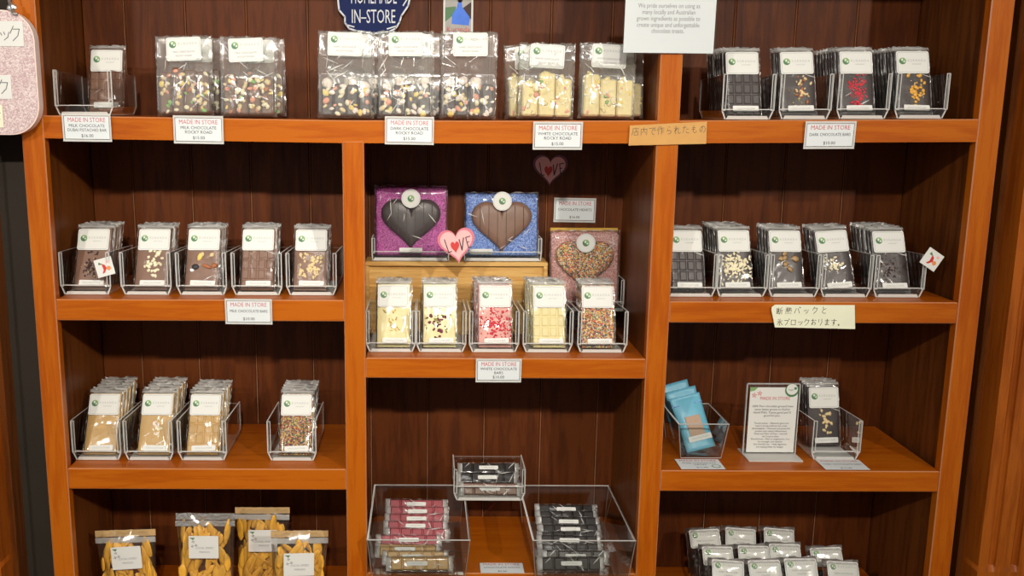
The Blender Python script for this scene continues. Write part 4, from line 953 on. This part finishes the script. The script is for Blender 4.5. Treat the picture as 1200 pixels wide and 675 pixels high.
ss = MB().prism(rrect(.043, .0085, .002), -.0005, 0, 'paper'); ss.text('CHOCOLATE', .004, 0, 0, -.0007, 'lgrey', maxw=.03); SSTRIP = ss.mesh('name_strip')
def stick(u, v, Y, k, label, tilt=42, rz=0, named=True, dx=0):
    p = at(u, v, Y)
    t = thing('chocolate_stick', label, 'chocolate stick', p, (R(-tilt), 0, R(rz)), 'wrapped chocolate sticks')
    put('slab', STK[k], t); put('wrapper', SWM[rnd.randrange(5)], t)
    if named: put('name_strip', SSTRIP, t, loc=(dx, -.0086, .001))
    return t
OS = ['rearmost', 'second from the back', 'third from the back', 'fourth from the back', 'fifth from the back', 'sixth from the back', 'seventh from the back', 'eighth from the back', 'ninth from the back', 'tenth from the back']
for i, (u, v, Y, nm, rz) in enumerate(((488, 592.5, .190, 1, -1), (489, 601, .164, 1, 0), (488, 609.5, .138, 1, .5), (487, 618, .112, 1, 0), (489, 626.5, .086, 0, -2), (479, 634.5, .060, 1, 0))):
    stick(u, v, Y, 'ruby', 'pink chocolate stick in clear wrapper, %s of the pink ones' % OS[i], rz=rz, named=nm)
for i, (u, v, Y) in enumerate(((478, 645.5, .040), (487, 653.5, .018), (492, 660.5, -.002))):
    stick(u, v, Y, 'caramel', 'caramel chocolate stick in clear wrapper, %s of the caramel ones' % OS[i], rz=(-2, 0, 1)[i], dx=-.006, tilt=(42, 34, 24)[i])
for i, (u, v, Y, nm, rz) in enumerate(((663, 598.5, .190, 1, -1), (664, 606, .170, 0, 1), (666, 613, .150, 1, -2), (668, 622, .128, 1, 0), (667, 630, .106, 0, 2), (667, 635, .088, 1, -2), (668, 645, .062, 0, 1), (674, 653, .030, 1, -1), (669, 660.5, .006, 1, 1))):
    stick(u, v, Y, 'dark', 'dark chocolate stick in clear wrapper, %s in the right-hand bin' % OS[i], rz=rz, named=nm, tilt=(42, 42, 42, 42, 42, 42, 40, 32, 24)[i])
# the small tray lying across the two bins
sx_ = ux(573, .165, ZM4+BH)
small = u_tray(.158, .088, .074, .074, .034)
zs = ZM4+.0024+BH+.0016
tray(sx_, .160, zs, 'small clear tray lying across the two big bins with three chocolate sticks', small)
for i, (dy, dz, k, nm, lab) in enumerate(((.066, .048, 'dark', 1, 'dark chocolate stick at the back of the small raised tray'), (.044, .034, 'dark', 1, 'dark chocolate stick in the middle of the small raised tray'), (.018, .020, 'milk', 1, 'milk chocolate stick at the front of the small raised tray'))):
    t = thing('chocolate_stick', lab, 'chocolate stick', (sx_+(.002, -.002, .003)[i], .160+dy, zs+dz), (R(-(40, 38, 24)[i]), 0, R((0, 1, -1)[i])), 'wrapped chocolate sticks')
    put('slab', STK[k], t); put('wrapper', SWM[rnd.randrange(5)], t); put('name_strip', SSTRIP, t, loc=(0, -.0086, .001))

# ------------------------------------------------------------------ dried mango pouches
PL = MB(); PL.prism(rrect(.064, .050, .002), -.0006, 0, 'paper'); PL.text('LOCAL DRIED', .0062, .002, -.002, -.0008, 'grey'); PL.text('MANGO', .0062, .002, -.011, -.0008, 'grey')
for px, pz in ((-.022, .012), (-.016, .004), (-.024, .002)):
    for a_ in range(4): PL.flat([(px, pz), (px+.0036*math.cos(a_*1.6), pz+.0036*math.sin(a_*1.6)), (px+.0028*math.cos(a_*1.6+.6), pz+.0028*math.sin(a_*1.6+.6))], -.0008, 'nib')
PL.flat([(-.030, .021), (-.018, .021), (-.022, .016)], -.0008, 'dgreen'); PLM = PL.mesh('label')
def mango_slices(w, h, seed):
    rr = random.Random(seed); mb = MB()
    for i in range(80):
        cx, cz, cy = rr.uniform(-.41, .41)*w, rr.uniform(.05, .82)*h, rr.uniform(-.012, .004)
        rx_, rz_ = rr.uniform(.006, .011), rr.uniform(.016, .030); cz = max(cz, rz_+.006)
        mb.lump((cx, cy, cz), (rx_, .0022, rz_), 'mango', rr.random(), sub=2, jag=.10, rot=Matrix.Rotation(rr.uniform(-1.3, 1.3)*(1-abs(cx)/w*2.3), 3, 'Y') @ Matrix.Rotation(rr.uniform(-.8, .8), 3, 'Z'))
    return mb.mesh('mango_slices')
def mango(u, y, w, h, lz, label, rz=0, lean=4, silver=False, lx=0, yaw=0):
    t = thing('mango_pouch', label, 'pouch of dried fruit', (ux(u, y, Z4+h*.8), y, Z4+.0030), (R(-lean), R(rz), R(yaw)), 'clear stand-up pouches of dried mango')
    m = pouch_mesh(w, h, .044, 'pouchfilm', int(u), amp=.0016).mesh('pouch'); put('pouch', m, t)
    s_ = put('mango_slices', mango_slices(w, h, int(u)), t); s_['kind'] = 'stuff'
    b_ = MB(); rr = random.Random(int(u)); n = 14
    for j, (z0, z1, k) in enumerate(((h-.014, h, 'silver' if silver else 'kfoil'), (h-.027, h-.015, 'silver' if silver else 'crimp'))):
        vs = []
        for q in range(n+1):
            x = -w/2+w*q/n; yy = -.0030-j*.004+rr.uniform(-.0014, .0014); vs += [(x, yy, z0), (x, yy, z1)]
        b_.add(vs, [(2*q, 2*q+2, 2*q+3, 2*q+1) for q in range(n)], k, smooth=True)
        b_.add([(v_[0], v_[1]+.0012, v_[2]) for v_ in vs], [(2*q+1, 2*q+3, 2*q+2, 2*q) for q in range(n)], k, smooth=True)
    b_.build('zip_seal', t)
    put('label', PLM, t, loc=(lx, -.0242, lz), rot=(0, R(rnd.uniform(-2, 2)), 0))
mango(149.5, .085, .130, .172, .118, 'stand-up pouch of dried mango, leftmost and alone', rz=-2, lx=.006)
mango(240, .095, .128, .205, .138, 'tallest pouch of dried mango with a shiny silver top', silver=True)
mango(307, .165, .122, .189, .120, 'pouch of dried mango standing behind the rightmost one', lx=.004)
mango(348, .070, .122, .178, .112, 'rightmost pouch of dried mango, in front of another', rz=2, yaw=6)

# ------------------------------------------------------------------ little labelled bags, bottom right
LB = sticker_mesh(.068, .040, ['DARK CHOCOLATE', 'COATED'])
SBW = wrap_mesh(.078, .118, .034, 31, amp=.0028, nx=9, nz=12, kf='film', kc='crimp', crimp=.010, zb=0)
LO = [MB() for _ in range(2)]
for q, mb in enumerate(LO):
    rr = random.Random(q)
    for i in range(26): mb.lump((rr.uniform(-.026, .026), rr.uniform(-.008, .006), rr.uniform(.008, .062)), (.008, .007, .008), 'lolly', rr.random(), jag=.12)
LOM = [mb.mesh('sweets') for mb in LO]
rows = [('back', .200, 24, [(826.5, 631), (863, 629.5), (908, 630)]), ('middle', .138, 26, [(838.5, 651.5), (882, 650.5), (917, 648.5), (967, 653)]), ('front', .074, 28, [(848.5, 668), (895.5, 668), (938, 666), (983, 670)])]
OB = ['leftmost', 'second from left', 'third from left', 'rightmost']
for nm, Y, lean, items in rows:
    for i, (u, v) in enumerate(items):
        w_ = OB[i] if i < len(items)-1 else 'rightmost'
        p = at(u, v, Y); zc = p.z
        zb = zc-.094*math.cos(R(lean)); yb = Y-.094*math.sin(R(lean))
        t = thing('sweet_bag', 'small clear bag with white header label, %s of the %s row, bottom right' % (w_, nm), 'bag of sweets', (p.x, yb, max(zb, Z4+.012)), (R(-lean), R(rnd.uniform(-4, 4)), R(rnd.uniform(-2, 2))), 'small labelled bags, bottom right')
        s_ = put('sweets', LOM[i % 2], t); s_['kind'] = 'stuff'
        put('wrapper', SBW, t); put('label', LB, t, loc=(0, -.0125, .094), rot=(R(-6), R(rnd.uniform(-2, 2)), 0))

# ------------------------------------------------------------------ light: ceiling lamps in front, soft shop light and an added streak fill
def lamp(name, loc, tgt, power, size, col, shape='DISK', spread=None):
    d = bpy.data.lights.new(name, 'AREA'); d.shape = shape; d.size = size; d.energy = power; d.color = col
    o = bpy.data.objects.new(name, d); C.objects.link(o); o.location = loc
    o.rotation_euler = (Vector(tgt)-Vector(loc)).to_track_quat('-Z', 'Y').to_euler()
    if spread: d.spread = R(spread)
    return o
WARM = (1, .93, .82)
lamp('ceiling_lamp', (2.95, -3.4, 1.38), (.55, 0, -.12), 8.6, .10, WARM, spread=62)
lamp('ceiling_lamp', (.85, -3.3, 1.42), (.62, 0, -.12), 8.2, .10, WARM, spread=62)
lamp('ceiling_lamp', (-1.1, -3.3, 1.42), (.6, 0, -.12), 5.2, .10, WARM, spread=66)
lamp('window_light', (-2.6, -2.4, .5), (.5, 0, -.3), 12, 1.2, (.75, .86, 1), 'SQUARE')
pn = lamp('streak_fill', (.9, -2.3, 1.75), (.85, 0, -.4), 9, 1.6, (1, .96, .9), 'RECTANGLE'); pn.data.size_y = .35  # unseen area light added for streaks on the film and brighter shelf tops
w = bpy.data.worlds.new('shop'); SC.world = w; w.use_nodes = True
bg = w.node_tree.nodes['Background']; bg.inputs[0].default_value = (1, .93, .85, 1); bg.inputs[1].default_value = .25

SC.view_settings.view_transform = 'Standard'; SC.view_settings.look = 'None'; SC.view_settings.gamma = 1; SC.view_settings.use_curve_mapping = False
SC.view_settings.exposure = 0.10
cy = SC.cycles; cy.max_bounces = 10; cy.transparent_max_bounces = 40; cy.diffuse_bounces = 3; cy.glossy_bounces = 4; cy.transmission_bounces = 4
cy.use_denoising = True; cy.caustics_reflective = False; cy.caustics_refractive = False; cy.sample_clamp_indirect = 4
